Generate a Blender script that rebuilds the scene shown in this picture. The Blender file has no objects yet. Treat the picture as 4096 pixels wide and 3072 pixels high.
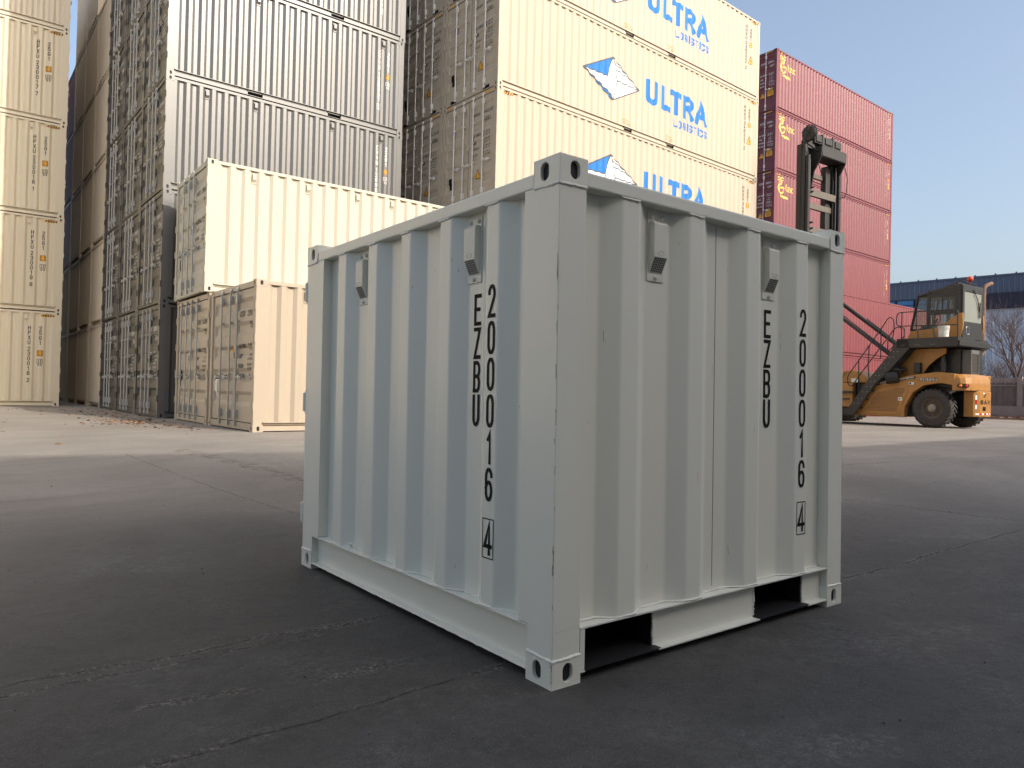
import bpy, bmesh, math, random
from mathutils import Vector, Matrix
random.seed(7)
S = bpy.context.scene
COL = S.collection
R = math.radians

# ------------------------------------------------------------------ camera, world, sun, exposure
cd = bpy.data.cameras.new('camera'); cam = bpy.data.objects.new('camera', cd); COL.objects.link(cam)
cd.sensor_width = 36; cd.lens = 36*2932.2/4096; cd.clip_start = .05; cd.clip_end = 3000
cam.location = (0, 0, .79)
cam.rotation_euler = (1.5811, -.0241, -.6541)
S.camera = cam
SUN_EL, SUN_X, SUN_Y = R(33), .29, -.957
w = bpy.data.worlds.new('World'); S.world = w; w.use_nodes = True
nt = w.node_tree; nt.nodes.clear()
sky = nt.nodes.new('ShaderNodeTexSky'); sky.sky_type = 'NISHITA'; sky.sun_disc = False
sky.sun_elevation = SUN_EL; sky.sun_rotation = math.atan2(SUN_X, SUN_Y)
sky.air_density = 1.0; sky.dust_density = 5.0; sky.ozone_density = 1.3
bg = nt.nodes.new('ShaderNodeBackground'); bg.inputs[1].default_value = .15
wo = nt.nodes.new('ShaderNodeOutputWorld')
hz = nt.nodes.new('ShaderNodeMix'); hz.data_type = 'RGBA'; hz.blend_type = 'ADD'; hz.inputs[0].default_value = 1
hz.inputs[7].default_value = (.30, .29, .20, 1)   # thin milky haze over the whole sky
nt.links.new(sky.outputs[0], hz.inputs[6]); nt.links.new(hz.outputs[2], bg.inputs[0]); nt.links.new(bg.outputs[0], wo.inputs[0])
ld = bpy.data.lights.new('sun', 'SUN'); ld.energy = 2.15; ld.angle = R(.55); ld.color = (1, .94, .85)
lo = bpy.data.objects.new('sun', ld); COL.objects.link(lo)
dirv = Vector((SUN_X*math.cos(SUN_EL), SUN_Y*math.cos(SUN_EL), math.sin(SUN_EL)))
lo.rotation_euler = dirv.to_track_quat('Z', 'Y').to_euler(); lo.location = dirv*60
S.view_settings.view_transform = 'Standard'; S.view_settings.look = 'None'
S.view_settings.exposure = 0.73; S.view_settings.gamma = 1
S.cycles.max_bounces = 8; S.cycles.diffuse_bounces = 4

# ------------------------------------------------------------------ materials
def nodes(name):
    m = bpy.data.materials.new(name); m.use_nodes = True
    t = m.node_tree; b = t.nodes['Principled BSDF']
    return m, t, b
def N(t, k, **kw):
    n = t.nodes.new(k)
    for a, v in kw.items(): setattr(n, a, v)
    return n
def noise(t, scale, detail=4, rough=.55, vec=None, dist=0):
    n = N(t, 'ShaderNodeTexNoise'); n.inputs['Scale'].default_value = scale
    n.inputs['Detail'].default_value = detail; n.inputs['Roughness'].default_value = rough
    n.inputs['Distortion'].default_value = dist
    if vec is not None: t.links.new(vec, n.inputs['Vector'])
    return n
def ramp(t, src, p0, p1, c0=(0, 0, 0, 1), c1=(1, 1, 1, 1)):
    r = N(t, 'ShaderNodeValToRGB'); e = r.color_ramp.elements
    e[0].position = p0; e[1].position = p1; e[0].color = c0; e[1].color = c1
    t.links.new(src, r.inputs[0]); return r
def mixc(t, fac, a, b, mode='MIX'):
    n = N(t, 'ShaderNodeMix', data_type='RGBA', blend_type=mode)
    for s, v in ((n.inputs[0], fac), (n.inputs[6], a), (n.inputs[7], b)):
        if hasattr(v, 'is_linked') or hasattr(v, 'links'): t.links.new(v, s)
        elif isinstance(v, (int, float)): s.default_value = v
        else: s.default_value = (*v[:3], 1)
    return n.outputs[2]
def math_(t, op, a, b=None, c=None, clamp=False):
    n = N(t, 'ShaderNodeMath', operation=op, use_clamp=clamp)
    for i, v in enumerate((a, b, c)):
        if v is None: continue
        if isinstance(v, (int, float)): n.inputs[i].default_value = v
        else: t.links.new(v, n.inputs[i])
    return n.outputs[0]
def paint(name, c, rough=.42, var=.08, metal=0, bevel=0, scale=1.5, streak=True, dirt=.0, dirtc=(.2, .15, .1), spec=.5, coat=0):
    m, t, b = nodes(name)
    tc = N(t, 'ShaderNodeTexCoord'); o = tc.outputs['Object']
    mp = N(t, 'ShaderNodeMapping'); mp.inputs['Scale'].default_value = (1, 1, .12 if streak else 1)
    t.links.new(o, mp.inputs[0])
    n1 = noise(t, scale*3, 5, .6, mp.outputs[0])
    col = mixc(t, n1.outputs[0], [x*(1-var) for x in c], [min(1, x*(1+var)) for x in c])
    if dirt:
        n2 = noise(t, scale*2.3, 8, .7, o)
        col = mixc(t, math_(t, 'MULTIPLY', ramp(t, n2.outputs[0], .5, .72).outputs[0], dirt), col, dirtc)
    oi = N(t, 'ShaderNodeObjectInfo'); col = mixc(t, 1.0, col, oi.outputs['Color'], 'MULTIPLY')
    t.links.new(col, b.inputs['Base Color'])
    n3 = noise(t, scale*6, 3, .5, o)
    rr = math_(t, 'MULTIPLY_ADD', n3.outputs[0], .05, rough-.025)
    t.links.new(rr, b.inputs['Roughness'])
    b.inputs['Metallic'].default_value = metal
    b.inputs['Specular IOR Level'].default_value = spec
    if coat: b.inputs['Coat Weight'].default_value = coat
    bp = N(t, 'ShaderNodeBump'); bp.inputs['Strength'].default_value = .06; bp.inputs['Distance'].default_value = .02
    n4 = noise(t, scale*1.3, 2, .5, o); t.links.new(n4.outputs[0], bp.inputs['Height'])
    if bevel:
        bv = N(t, 'ShaderNodeBevel', samples=6); bv.inputs[0].default_value = bevel
        t.links.new(bv.outputs[0], bp.inputs['Normal'])
    t.links.new(bp.outputs[0], b.inputs['Normal'])
    return m
def flat(name, c, rough=.6, metal=0, spec=.5):
    m, t, b = nodes(name); b.inputs['Base Color'].default_value = (*c, 1)
    b.inputs['Roughness'].default_value = rough; b.inputs['Metallic'].default_value = metal
    b.inputs['Specular IOR Level'].default_value = spec
    n = noise(t, 12, 4, .6); col = mixc(t, n.outputs[0], [x*.88 for x in c], [min(1, x*1.12) for x in c])
    t.links.new(col, b.inputs['Base Color'])
    return m
M = {}
M['hero'] = paint('light_grey_paint', (.745, .745, .66), .30, .015, bevel=.005, scale=2)
M['weld'] = paint('painted_weld', (.78, .775, .70), .45, .05, scale=30, streak=False)
M['vent'] = paint('vent_plastic', (.66, .66, .585), .40, .05, bevel=.003, scale=4, streak=False)
M['scrape'] = flat('scraped_paint', (.16, .15, .14), .7)
M['black'] = flat('black_paint', (.012, .012, .012), .55)
M['ink'] = flat('black_lettering', (.012, .011, .011), .65, spec=.15)
M['tunnel'] = flat('pocket_black', (.012, .012, .013), .6)
M['cream'] = paint('cream_paint', (.53, .455, .36), .58, .04, scale=1, spec=.3)
M['tan'] = paint('tan_paint', (.53, .44, .33), .42, .05, scale=1)
M['creamA'] = paint('pale_khaki_paint', (.66, .58, .43), .42, .03, scale=1)
M['creamR'] = paint('dusty_beige_paint', (.58, .48, .35), .5, .08, scale=1, dirt=.15, dirtc=(.25, .2, .15))
M['white'] = paint('off_white_paint', (.60, .555, .455), .55, .03, scale=1, spec=.3)
M['grey'] = paint('warm_grey_paint', (.118, .117, .116), .37, .05, scale=1, spec=.75)
M['greyshade'] = paint('shaded_grey_paint', (.056, .052, .044), .42, .10, scale=1)  # same grey paint darkened, shade of the door ends put into the colour
M['red'] = paint('maroon_paint', (.175, .036, .046), .42, .06, scale=1, dirt=.12, dirtc=(.33, .12, .11))
M['redG'] = paint('faded_red_paint', (.20, .042, .051), .42, .06, scale=1, dirt=.12, dirtc=(.33, .12, .11))
M['gasket'] = flat('rubber_gasket', (.012, .012, .013), .7)
M['galv'] = paint('galvanised_steel', (.46, .49, .50), .42, .12, metal=.7, scale=6, streak=False)
M['galvR'] = paint('galvanised_bright', (.82, .81, .79), .4, .08, metal=.1, scale=6, streak=False)
M['galvG'] = paint('dull_galvanised_rod', (.50, .49, .465), .42, .1, metal=.2, scale=6, streak=False)
M['whitetext'] = flat('white_lettering', (.78, .76, .72), .6)
M['darktext'] = flat('dark_lettering', (.03, .028, .025), .6)
M['yellow'] = flat('yellow_sticker', (.75, .36, .03), .5)
M['logoyellow'] = flat('yellow_logo', (.85, .55, .08), .5)
M['blue'] = flat('blue_logo', (.03, .185, .52), .6, spec=.2)
M['logowhite'] = flat('white_logo', (.86, .86, .84), .5)
M['logodark'] = flat('dark_logo_line', (.06, .07, .09), .5)
M['orangetext'] = flat('orange_lettering', (.65, .28, .05), .6)
M['mach'] = paint('machine_orange_paint', (.42, .195, .045), .45, .12, bevel=.02, scale=2, dirt=.6, dirtc=(.24, .12, .04))
M['machlow'] = M['mach']
M['machblack'] = paint('machine_black_paint', (.022, .021, .020), .45, .2, bevel=.01, scale=3, dirt=.5, dirtc=(.06, .05, .04))
M['mast'] = paint('greasy_mast_steel', (.015, .014, .0135), .55, .25, bevel=.01, scale=3, dirt=.4, dirtc=(.05, .04, .03))
M['mastgrey'] = paint('dusty_mast_beam', (.11, .09, .072), .5, .2, scale=3)
M['tyre'] = paint('dusty_rubber', (.045, .04, .036), .8, .2, scale=6, streak=False, dirt=.7, dirtc=(.11, .085, .065))
M['rim'] = paint('dusty_rim', (.10, .075, .05), .7, .2, scale=8, streak=False, dirt=.6, dirtc=(.16, .12, .085))
M['hubcap'] = paint('worn_hub', (.30, .25, .18), .5, .3, scale=10, streak=False)
M['rust'] = paint('rusty_pipe', (.22, .125, .08), .7, .25, scale=5, streak=False, dirt=.5, dirtc=(.1, .05, .03))
M['redlens'] = flat('red_lens', (.55, .03, .02), .2)
M['orangelens'] = flat('orange_lens', (.7, .2, .03), .25)
M['beacon'] = flat('red_orange_dome', (.62, .07, .025), .3)
M['plastic'] = flat('white_plastic', (.72, .70, .63), .45)
M['seat'] = flat('blue_seat', (.05, .14, .27), .7)
M['beigeint'] = flat('cab_trim', (.33, .27, .16), .8)
M['plate'] = flat('dark_green_plate', (.015, .05, .05), .5)
M['navy'] = paint('navy_cladding', (.065, .09, .15), .45, .10, scale=.5)
M['purple'] = paint('dark_navy_canopy', (.014, .012, .034), .5, .10, scale=.5)
M['siding'] = paint('pale_blue_cladding', (.36, .43, .54), .45, .06, scale=.4)
M['shed'] = paint('shed_cladding', (.60, .625, .60), .5, .04, scale=.3)
M['shedroof'] = paint('shed_roof_paint', (.25, .3, .34), .5, .04, scale=.3)
M['fencecon'] = paint('dark_weathered_concrete', (.17, .16, .152), .85, .25, scale=1.2, dirt=.6, dirtc=(.08, .072, .068))
M['fencebase'] = paint('grey_concrete_kerb', (.30, .285, .27), .9, .2, scale=.8, dirt=.6, dirtc=(.14, .13, .12))
M['bark'] = paint('bare_bark', (.125, .095, .088), .9, .25, scale=3, streak=False)
M['soil'] = paint('brown_soil', (.16, .10, .07), .95, .35, scale=4, streak=False)
M['leafa'] = flat('dry_leaf_orange', (.42, .16, .06), .8)
M['leafb'] = flat('dry_leaf_tan', (.40, .27, .12), .8)
M['leafc'] = flat('dry_leaf_brown', (.12, .06, .035), .8)
M['pebble'] = flat('dark_grit', (.04, .037, .035), .9)
def glass(name, tint, rough=.03, mixf=.35, dust=(.5, .48, .4), dustf=.12):
    m, t, b = nodes(name)
    tr = N(t, 'ShaderNodeBsdfTransparent'); tr.inputs[0].default_value = (*tint, 1)
    b.inputs['Base Color'].default_value = (*dust, 1); b.inputs['Roughness'].default_value = .12
    mx = N(t, 'ShaderNodeMixShader')
    fr = N(t, 'ShaderNodeFresnel'); fr.inputs[0].default_value = 1.5
    f = math_(t, 'ADD', math_(t, 'MULTIPLY', fr.outputs[0], mixf), dustf, clamp=True)
    t.links.new(f, mx.inputs[0]); t.links.new(tr.outputs[0], mx.inputs[1]); t.links.new(b.outputs[0], mx.inputs[2])
    t.links.new(mx.outputs[0], t.nodes['Material Output'].inputs[0])
    return m
M['glass'] = glass('cab_glass', (.75, .8, .78), mixf=.9, dustf=.16)
M['glassrear'] = glass('dusty_rear_glass', (.35, .40, .38), mixf=1.0, dust=(.42, .44, .38), dustf=.42)
def winglass():
    m, t, b = nodes('blue_window_glass')
    n = noise(t, .9, 3, .5); col = mixc(t, n.outputs[0], (.02, .09, .25), (.05, .20, .45))
    t.links.new(col, b.inputs['Base Color']); b.inputs['Roughness'].default_value = .1
    return m
M['winblue'] = winglass()

def ground_mat():
    m, t, b = nodes('worn_concrete_yard')
    ge = N(t, 'ShaderNodeNewGeometry'); P = ge.outputs['Position']
    sx = N(t, 'ShaderNodeSeparateXYZ'); t.links.new(P, sx.inputs[0]); X, Y = sx.outputs[0], sx.outputs[1]
    n_big = noise(t, .35, 5, .6, P, .4)
    mp = N(t, 'ShaderNodeMapping'); mp.inputs['Scale'].default_value = (.35, 1.6, 1); mp.inputs['Rotation'].default_value = (0, 0, R(6))
    t.links.new(P, mp.inputs[0])
    n_st = noise(t, 1.3, 7, .65, mp.outputs[0], .6)      # drag streaks
    n_med = noise(t, 2.2, 8, .68, P, .3)
    n_fine = noise(t, 45, 6, .7, P)
    n_grit = noise(t, 260, 3, .6, P)
    base = mixc(t, ramp(t, n_big.outputs[0], .32, .68).outputs[0], (.235, .208, .178), (.325, .292, .252))
    base = mixc(t, math_(t, 'MULTIPLY', ramp(t, n_st.outputs[0], .48, .75).outputs[0], .45), base, (.135, .128, .118))
    base = mixc(t, math_(t, 'MULTIPLY', ramp(t, n_med.outputs[0], .52, .74).outputs[0], .35), base, (.26, .235, .205))
    # darker apron round the small container, fading out with distance
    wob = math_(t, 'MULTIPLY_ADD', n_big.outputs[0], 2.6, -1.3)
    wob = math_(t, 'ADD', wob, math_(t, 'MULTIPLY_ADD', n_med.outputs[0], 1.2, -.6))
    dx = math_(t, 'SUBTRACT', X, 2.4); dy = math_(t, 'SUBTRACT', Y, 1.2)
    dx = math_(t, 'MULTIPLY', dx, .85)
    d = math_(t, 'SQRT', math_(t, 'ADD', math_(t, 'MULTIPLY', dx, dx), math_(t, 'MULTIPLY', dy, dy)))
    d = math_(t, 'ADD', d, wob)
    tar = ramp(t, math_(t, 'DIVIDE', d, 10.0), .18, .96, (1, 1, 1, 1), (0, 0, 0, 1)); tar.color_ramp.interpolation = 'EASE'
    near_dark_c = mixc(t, ramp(t, n_med.outputs[0], .35, .7).outputs[0], (.042, .0405, .0375), (.072, .069, .064))
    near_dark_c = mixc(t, math_(t, 'MULTIPLY', ramp(t, n_st.outputs[0], .5, .8).outputs[0], .6), near_dark_c, (.10, .09, .08))
    col = mixc(t, math_(t, 'MULTIPLY', tar.outputs[0], .95), base, near_dark_c)
    # pale scuffed patches
    n_sc = noise(t, 1.15, 5, .6, P, .6); n_sc2 = noise(t, 30, 8, .85, P, .5)
    sc = math_(t, 'MULTIPLY', ramp(t, n_sc.outputs[0], .52, .66).outputs[0], ramp(t, n_sc2.outputs[0], .48, .66).outputs[0])
    col = mixc(t, math_(t, 'MULTIPLY', sc, .60), col, (.25, .24, .23))
    # fine speckle
    n_mid = noise(t, 11, 7, .72, P, .5)
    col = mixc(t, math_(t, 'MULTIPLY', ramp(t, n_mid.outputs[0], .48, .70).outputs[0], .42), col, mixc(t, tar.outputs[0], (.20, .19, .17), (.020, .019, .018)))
    n_scr = noise(t, 26, 5, .75, mp.outputs[0], 1.2)
    col = mixc(t, math_(t, 'MULTIPLY', ramp(t, n_scr.outputs[0], .60, .74).outputs[0], .38), col, (.17, .158, .145))
    col = mixc(t, math_(t, 'MULTIPLY', ramp(t, n_fine.outputs[0], .55, .8).outputs[0], .35), col, (.16, .15, .14))
    col = mixc(t, math_(t, 'MULTIPLY', ramp(t, n_grit.outputs[0], .58, .70).outputs[0], .5), col, (.33, .30, .27))
    hgt = math_(t, 'MULTIPLY_ADD', n_mid.outputs[0], .8, math_(t, 'MULTIPLY', n_fine.outputs[0], .5))
    hgt = math_(t, 'ADD', hgt, math_(t, 'MULTIPLY', n_med.outputs[0], .8))
    # cracks and scraped joints: (x0,y0,x1,y1, dark width, pale width)
    cr = [(1.80, 10.48, 2.10, 8.08, .007, 0, .10), (2.10, 8.08, 2.36, 5.9, .006, 0, .08),
          (7.22, 3.86, 7.53, 2.3, .014, 0, .16), (4.1, 2.2, 7.4, 2.25, .013, .03, .22),
          (-.6, 3.09, 1.62, 3.06, .008, .05, .20), (.2, 2.18, 1.75, 2.25, .009, .045, .14),
          (-.2, 2.97, 1.3, 2.99, .006, .035, .2), (9, 5.2, 13, 4.2, .012, 0, .3), (.5, 2.62, 1.5, 2.5, .002, .05, .3)]
    n_brk = noise(t, 60, 6, .75, P, .4); n_gap = noise(t, 2.6, 3, .5, P)
    nw = noise(t, 1.6, 8, .65, P); nw2 = noise(t, 22, 5, .7, P)
    wv = math_(t, 'SUBTRACT', nw.outputs[0], .5); wv2 = math_(t, 'SUBTRACT', nw2.outputs[0], .5)
    for (x0, y0, x1, y1, wd, wp, amp) in cr:
        L = math.hypot(x1-x0, y1-y0); ux, uy = (x1-x0)/L, (y1-y0)/L
        a = math_(t, 'SUBTRACT', X, x0); c = math_(t, 'SUBTRACT', Y, y0)
        al = math_(t, 'ADD', math_(t, 'MULTIPLY', a, ux), math_(t, 'MULTIPLY', c, uy))
        pe = math_(t, 'SUBTRACT', math_(t, 'MULTIPLY', c, ux), math_(t, 'MULTIPLY', a, uy))
        pe = math_(t, 'ADD', pe, math_(t, 'MULTIPLY', wv, amp))
        pe = math_(t, 'ADD', pe, math_(t, 'MULTIPLY', wv2, .03))
        ab = math_(t, 'ABSOLUTE', pe)
        inn = math_(t, 'MULTIPLY', math_(t, 'GREATER_THAN', al, 0), math_(t, 'LESS_THAN', al, L))
        if wp:
            f = math_(t, 'SUBTRACT', 1, math_(t, 'DIVIDE', ab, wp), clamp=True)
            f = math_(t, 'MULTIPLY', f, ramp(t, n_brk.outputs[0], .47, .60).outputs[0])
            f = math_(t, 'MULTIPLY', math_(t, 'MULTIPLY', f, inn), ramp(t, n_gap.outputs[0], .40, .56).outputs[0])
            col = mixc(t, math_(t, 'MULTIPLY', f, .95), col, (.40, .37, .33))
            hgt = math_(t, 'ADD', hgt, math_(t, 'MULTIPLY', f, .7))
        f = math_(t, 'SUBTRACT', 1, math_(t, 'DIVIDE', ab, wd), clamp=True)
        f = math_(t, 'MULTIPLY', math_(t, 'MULTIPLY', f, inn), ramp(t, nw2.outputs[0], .40, .56).outputs[0])
        col = mixc(t, math_(t, 'MULTIPLY', f, .85), col, (.03, .028, .026))
        hgt = math_(t, 'SUBTRACT', hgt, math_(t, 'MULTIPLY', f, 1.2))
    t.links.new(col, b.inputs['Base Color'])
    rg = math_(t, 'MULTIPLY_ADD', n_med.outputs[0], .25, .62)
    t.links.new(rg, b.inputs['Roughness']); b.inputs['Specular IOR Level'].default_value = .3
    bp = N(t, 'ShaderNodeBump'); bp.inputs['Strength'].default_value = .9; bp.inputs['Distance'].default_value = .011
    t.links.new(hgt, bp.inputs['Height']); t.links.new(bp.outputs[0], b.inputs['Normal'])
    return m
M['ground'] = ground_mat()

# ------------------------------------------------------------------ mesh helpers
class MB:
    def __init__(s): s.v = []; s.f = []; s.mi = []; s.cur = 0
    def add(s, vs, fs):
        o = len(s.v); s.v += [tuple(x) for x in vs]
        for f in fs: s.f.append([o+i for i in f]); s.mi.append(s.cur)
        return s
    def box(s, x0, x1, y0, y1, z0, z1):
        return s.add([(x0, y0, z0), (x1, y0, z0), (x1, y1, z0), (x0, y1, z0), (x0, y0, z1), (x1, y0, z1), (x1, y1, z1), (x0, y1, z1)],
                     [(3, 2, 1, 0), (4, 5, 6, 7), (0, 1, 5, 4), (1, 2, 6, 5), (2, 3, 7, 6), (3, 0, 4, 7)])
    def prism(s, poly, a0, a1, ax='y'):
        n = len(poly)
        ar = sum(poly[i][0]*poly[(i+1) % n][1]-poly[(i+1) % n][0]*poly[i][1] for i in range(n))
        if ar < 0: poly = poly[::-1]
        if ax == 'y': mk = lambda p, a: (p[0], a, p[1])      # (x,z) -> normal -y at a0
        elif ax == 'x': mk = lambda p, a: (a, -p[0], p[1])
        else: mk = lambda p, a: (p[0], p[1], a)
        if ax == 'x': mk = lambda p, a: (a, p[0], p[1])
        lo = [mk(p, a0) for p in poly]; hi = [mk(p, a1) for p in poly]
        flip = (ax == 'y') == (a1 > a0)
        A = list(range(n)); B = list(range(n, 2*n))
        fs = [A if flip else A[::-1], B[::-1] if flip else B]
        for i in range(n):
            j = (i+1) % n; q = (i, n+i, n+j, j)
            fs.append(q if flip else q[::-1])
        return s.add(lo+hi, fs)
    def tube(s, pts, r, n=8, caps=True):
        pts = [Vector(p) for p in pts]; rs = r if isinstance(r, (list, tuple)) else [r]*len(pts)
        rings = []; up = None
        for i, p in enumerate(pts):
            d = ((pts[min(i+1, len(pts)-1)]-p).normalized()+(p-pts[max(i-1, 0)]).normalized()).normalized()
            if up is None:
                up = Vector((0, 0, 1)) if abs(d.z) < .9 else Vector((1, 0, 0))
            a = d.cross(up).normalized(); b = a.cross(d).normalized(); up = b
            rings.append([p+(a*math.cos(2*math.pi*k/n)+b*math.sin(2*math.pi*k/n))*rs[i] for k in range(n)])
        vs = [v for rg in rings for v in rg]; fs = []
        for i in range(len(pts)-1):
            for k in range(n):
                l = (k+1) % n; fs.append((i*n+k, i*n+l, (i+1)*n+l, (i+1)*n+k))
        if caps: fs.append(tuple(range(n))[::-1]); fs.append(tuple((len(pts)-1)*n+k for k in range(n)))
        return s.add(vs, fs)
    def lathe(s, prof, c, ax='y', n=32):
        vs = []; fs = []; m = len(prof)
        for k in range(n):
            a = 2*math.pi*k/n; ca, sa = math.cos(a), math.sin(a)
            for (r, h) in prof:
                if ax == 'y': vs.append((c[0]+r*ca, c[1]+h, c[2]+r*sa))
                elif ax == 'x': vs.append((c[0]+h, c[1]+r*ca, c[2]+r*sa))
                else: vs.append((c[0]+r*ca, c[1]+r*sa, c[2]+h))
        for k in range(n):
            l = (k+1) % n
            for i in range(m-1):
                fs.append((k*m+i, k*m+i+1, l*m+i+1, l*m+i))
        return s.add(vs, fs)
    def xform(s, mat):
        s.v = [tuple(mat @ Vector(v)) for v in s.v]; return s
    def mesh(s, name, mats, bevel=0, segs=2, smooth=False, recalc=True):
        me = bpy.data.meshes.new(name); bm = bmesh.new()
        bv = [bm.verts.new(v) for v in s.v]
        for f, mi in zip(s.f, s.mi):
            try: fc = bm.faces.new([bv[i] for i in f]); fc.material_index = mi; fc.smooth = smooth
            except ValueError: pass
        if recalc: bmesh.ops.recalc_face_normals(bm, faces=bm.faces)
        if bevel:
            ed = [e for e in bm.edges if len(e.link_faces) == 2 and e.calc_face_angle(0) > .5]
            bmesh.ops.bevel(bm, geom=ed, offset=bevel, segments=segs, affect='EDGES', profile=.5, clamp_overlap=True)
        bm.to_mesh(me); bm.free()
        for m in (mats if isinstance(mats, (list, tuple)) else [mats]): me.materials.append(m)
        return me
    def build(s, name, mats, parent=None, **kw):
        return link(name, s.mesh(name, mats, **kw), parent)
def link(name, me, parent=None):
    o = bpy.data.objects.new(name, me); COL.objects.link(o)
    if parent is not None: o.parent = parent
    return o
def thing(name, label, cat, loc=(0, 0, 0), rz=0, group=None):
    o = bpy.data.objects.new(name, None); COL.objects.link(o); o.empty_display_size = .3
    o.location = loc; o.rotation_euler = (0, 0, rz); return tag(o, label, cat, group)
def tag(o, label=None, cat=None, group=None, kind=None):
    if label: o['label'] = label
    if cat: o['category'] = cat
    if group: o['group'] = group
    if kind: o['kind'] = kind
    return o

# ------------------------------------------------------------------ lettering (own stroke font on a 4 x 6 grid)
G = {'A': '0,0 2,6 4,0;.75,2 3.25,2', 'B': '0,0 0,6 3,6 4,5.2 4,3.9 3,3.1 0,3.1;3,3.1 4,2.3 4,.8 3,0 0,0', 'C': '4,4.6 4,5 3,6 1,6 0,5 0,1 1,0 3,0 4,1 4,1.4',
     'D': '0,0 0,6 2.8,6 4,4.8 4,1.2 2.8,0 0,0', 'E': '4,6 0,6 0,0 4,0;0,3.1 3.3,3.1', 'F': '4,6 0,6 0,0;0,3.1 3.3,3.1', 'G': '4,4.6 4,5 3,6 1,6 0,5 0,1 1,0 3,0 4,1 4,2.9 2.2,2.9',
     'H': '0,0 0,6;4,0 4,6;0,3 4,3', 'I': '2,0 2,6', 'J': '4,6 4,1 3,0 1,0 0,1 0,1.6', 'K': '0,0 0,6;4,6 0,2.6;1.2,3.6 4,0', 'L': '0,6 0,0 4,0', 'M': '0,0 0,6 2,2 4,6 4,0',
     'N': '0,0 0,6 4,0 4,6', 'O': '1,0 3,0 4,1 4,5 3,6 1,6 0,5 0,1 1,0', 'P': '0,0 0,6 3,6 4,5 4,3.8 3,2.8 0,2.8', 'Q': '1,0 3,0 4,1 4,5 3,6 1,6 0,5 0,1 1,0;2.4,1.6 4,0',
     'R': '0,0 0,6 3,6 4,5 4,3.9 3,2.9 0,2.9;2,2.9 4,0', 'S': '4,4.8 4,5 3,6 1,6 0,5 0,4 1,3.2 3,2.8 4,2 4,1 3,0 1,0 0,1 0,1.2', 'T': '0,6 4,6;2,6 2,0', 'U': '0,6 0,1 1,0 3,0 4,1 4,6',
     'V': '0,6 2,0 4,6', 'W': '0,6 1,0 2,4 3,0 4,6', 'X': '0,0 4,6;0,6 4,0', 'Y': '0,6 2,3 4,6;2,3 2,0', 'Z': '0,6 4,6 0,0 4,0',
     '0': '1,0 3,0 4,1 4,5 3,6 1,6 0,5 0,1 1,0', '1': '.9,4.7 2.3,6 2.3,0', '2': '0,4.7 0,5 1,6 3,6 4,5 4,4 0,0 4,0', '3': '0,5 1,6 3,6 4,5 4,4 3,3.1 1.6,3.1;3,3.1 4,2.2 4,1 3,0 1,0 0,1',
     '4': '2.9,0 2.9,6 0,1.4 4,1.4', '5': '4,6 .3,6 0,3.3 1,3.7 3,3.7 4,2.8 4,1 3,0 1,0 0,1', '6': '4,4.8 4,5 3,6 1,6 0,5 0,1 1,0 3,0 4,1 4,2.4 3,3.4 1,3.4 0,2.4', '7': '0,6 4,6 1.6,0',
     '8': '1,3.1 0,4 0,5 1,6 3,6 4,5 4,4 3,3.1 1,3.1 0,2.2 0,1 1,0 3,0 4,1 4,2.2 3,3.1', '9': '0,1.2 0,1 1,0 3,0 4,1 4,5 3,6 1,6 0,5 0,3.6 1,2.6 3,2.6 4,3.6',
     '.': '1.8,0 2.4,0', '-': '.5,3 3.5,3', '/': '0,0 4,6', ':': '2,1 2,1.6;2,4 2,4.6', ' ': ''}
def soften(p):
    closed = p[0] == p[-1]; q = []
    n = len(p)
    for i, c in enumerate(p):
        if (i in (0, n-1)) and not closed: q.append(c); continue
        if i == n-1: q.append(q[0]); continue
        a = Vector(p[i-1] if i else p[-2]); b = Vector(c); d = Vector(p[i+1])
        u, v = b-a, d-b; ang = u.angle(v, 0)
        if .3 < ang < 1.0:
            k = .38
            p1, p2 = b-u*min(k, .5/max(u.length, .01)*1.2 if u.length > 2 else k), b+v*min(k, .5/max(v.length, .01)*1.2 if v.length > 2 else k)
            mid = (p1+p2)*.25+b*.5
            q += [tuple(p1), tuple(mid), tuple(p2)]
        else: q.append(c)
    return q
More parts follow.
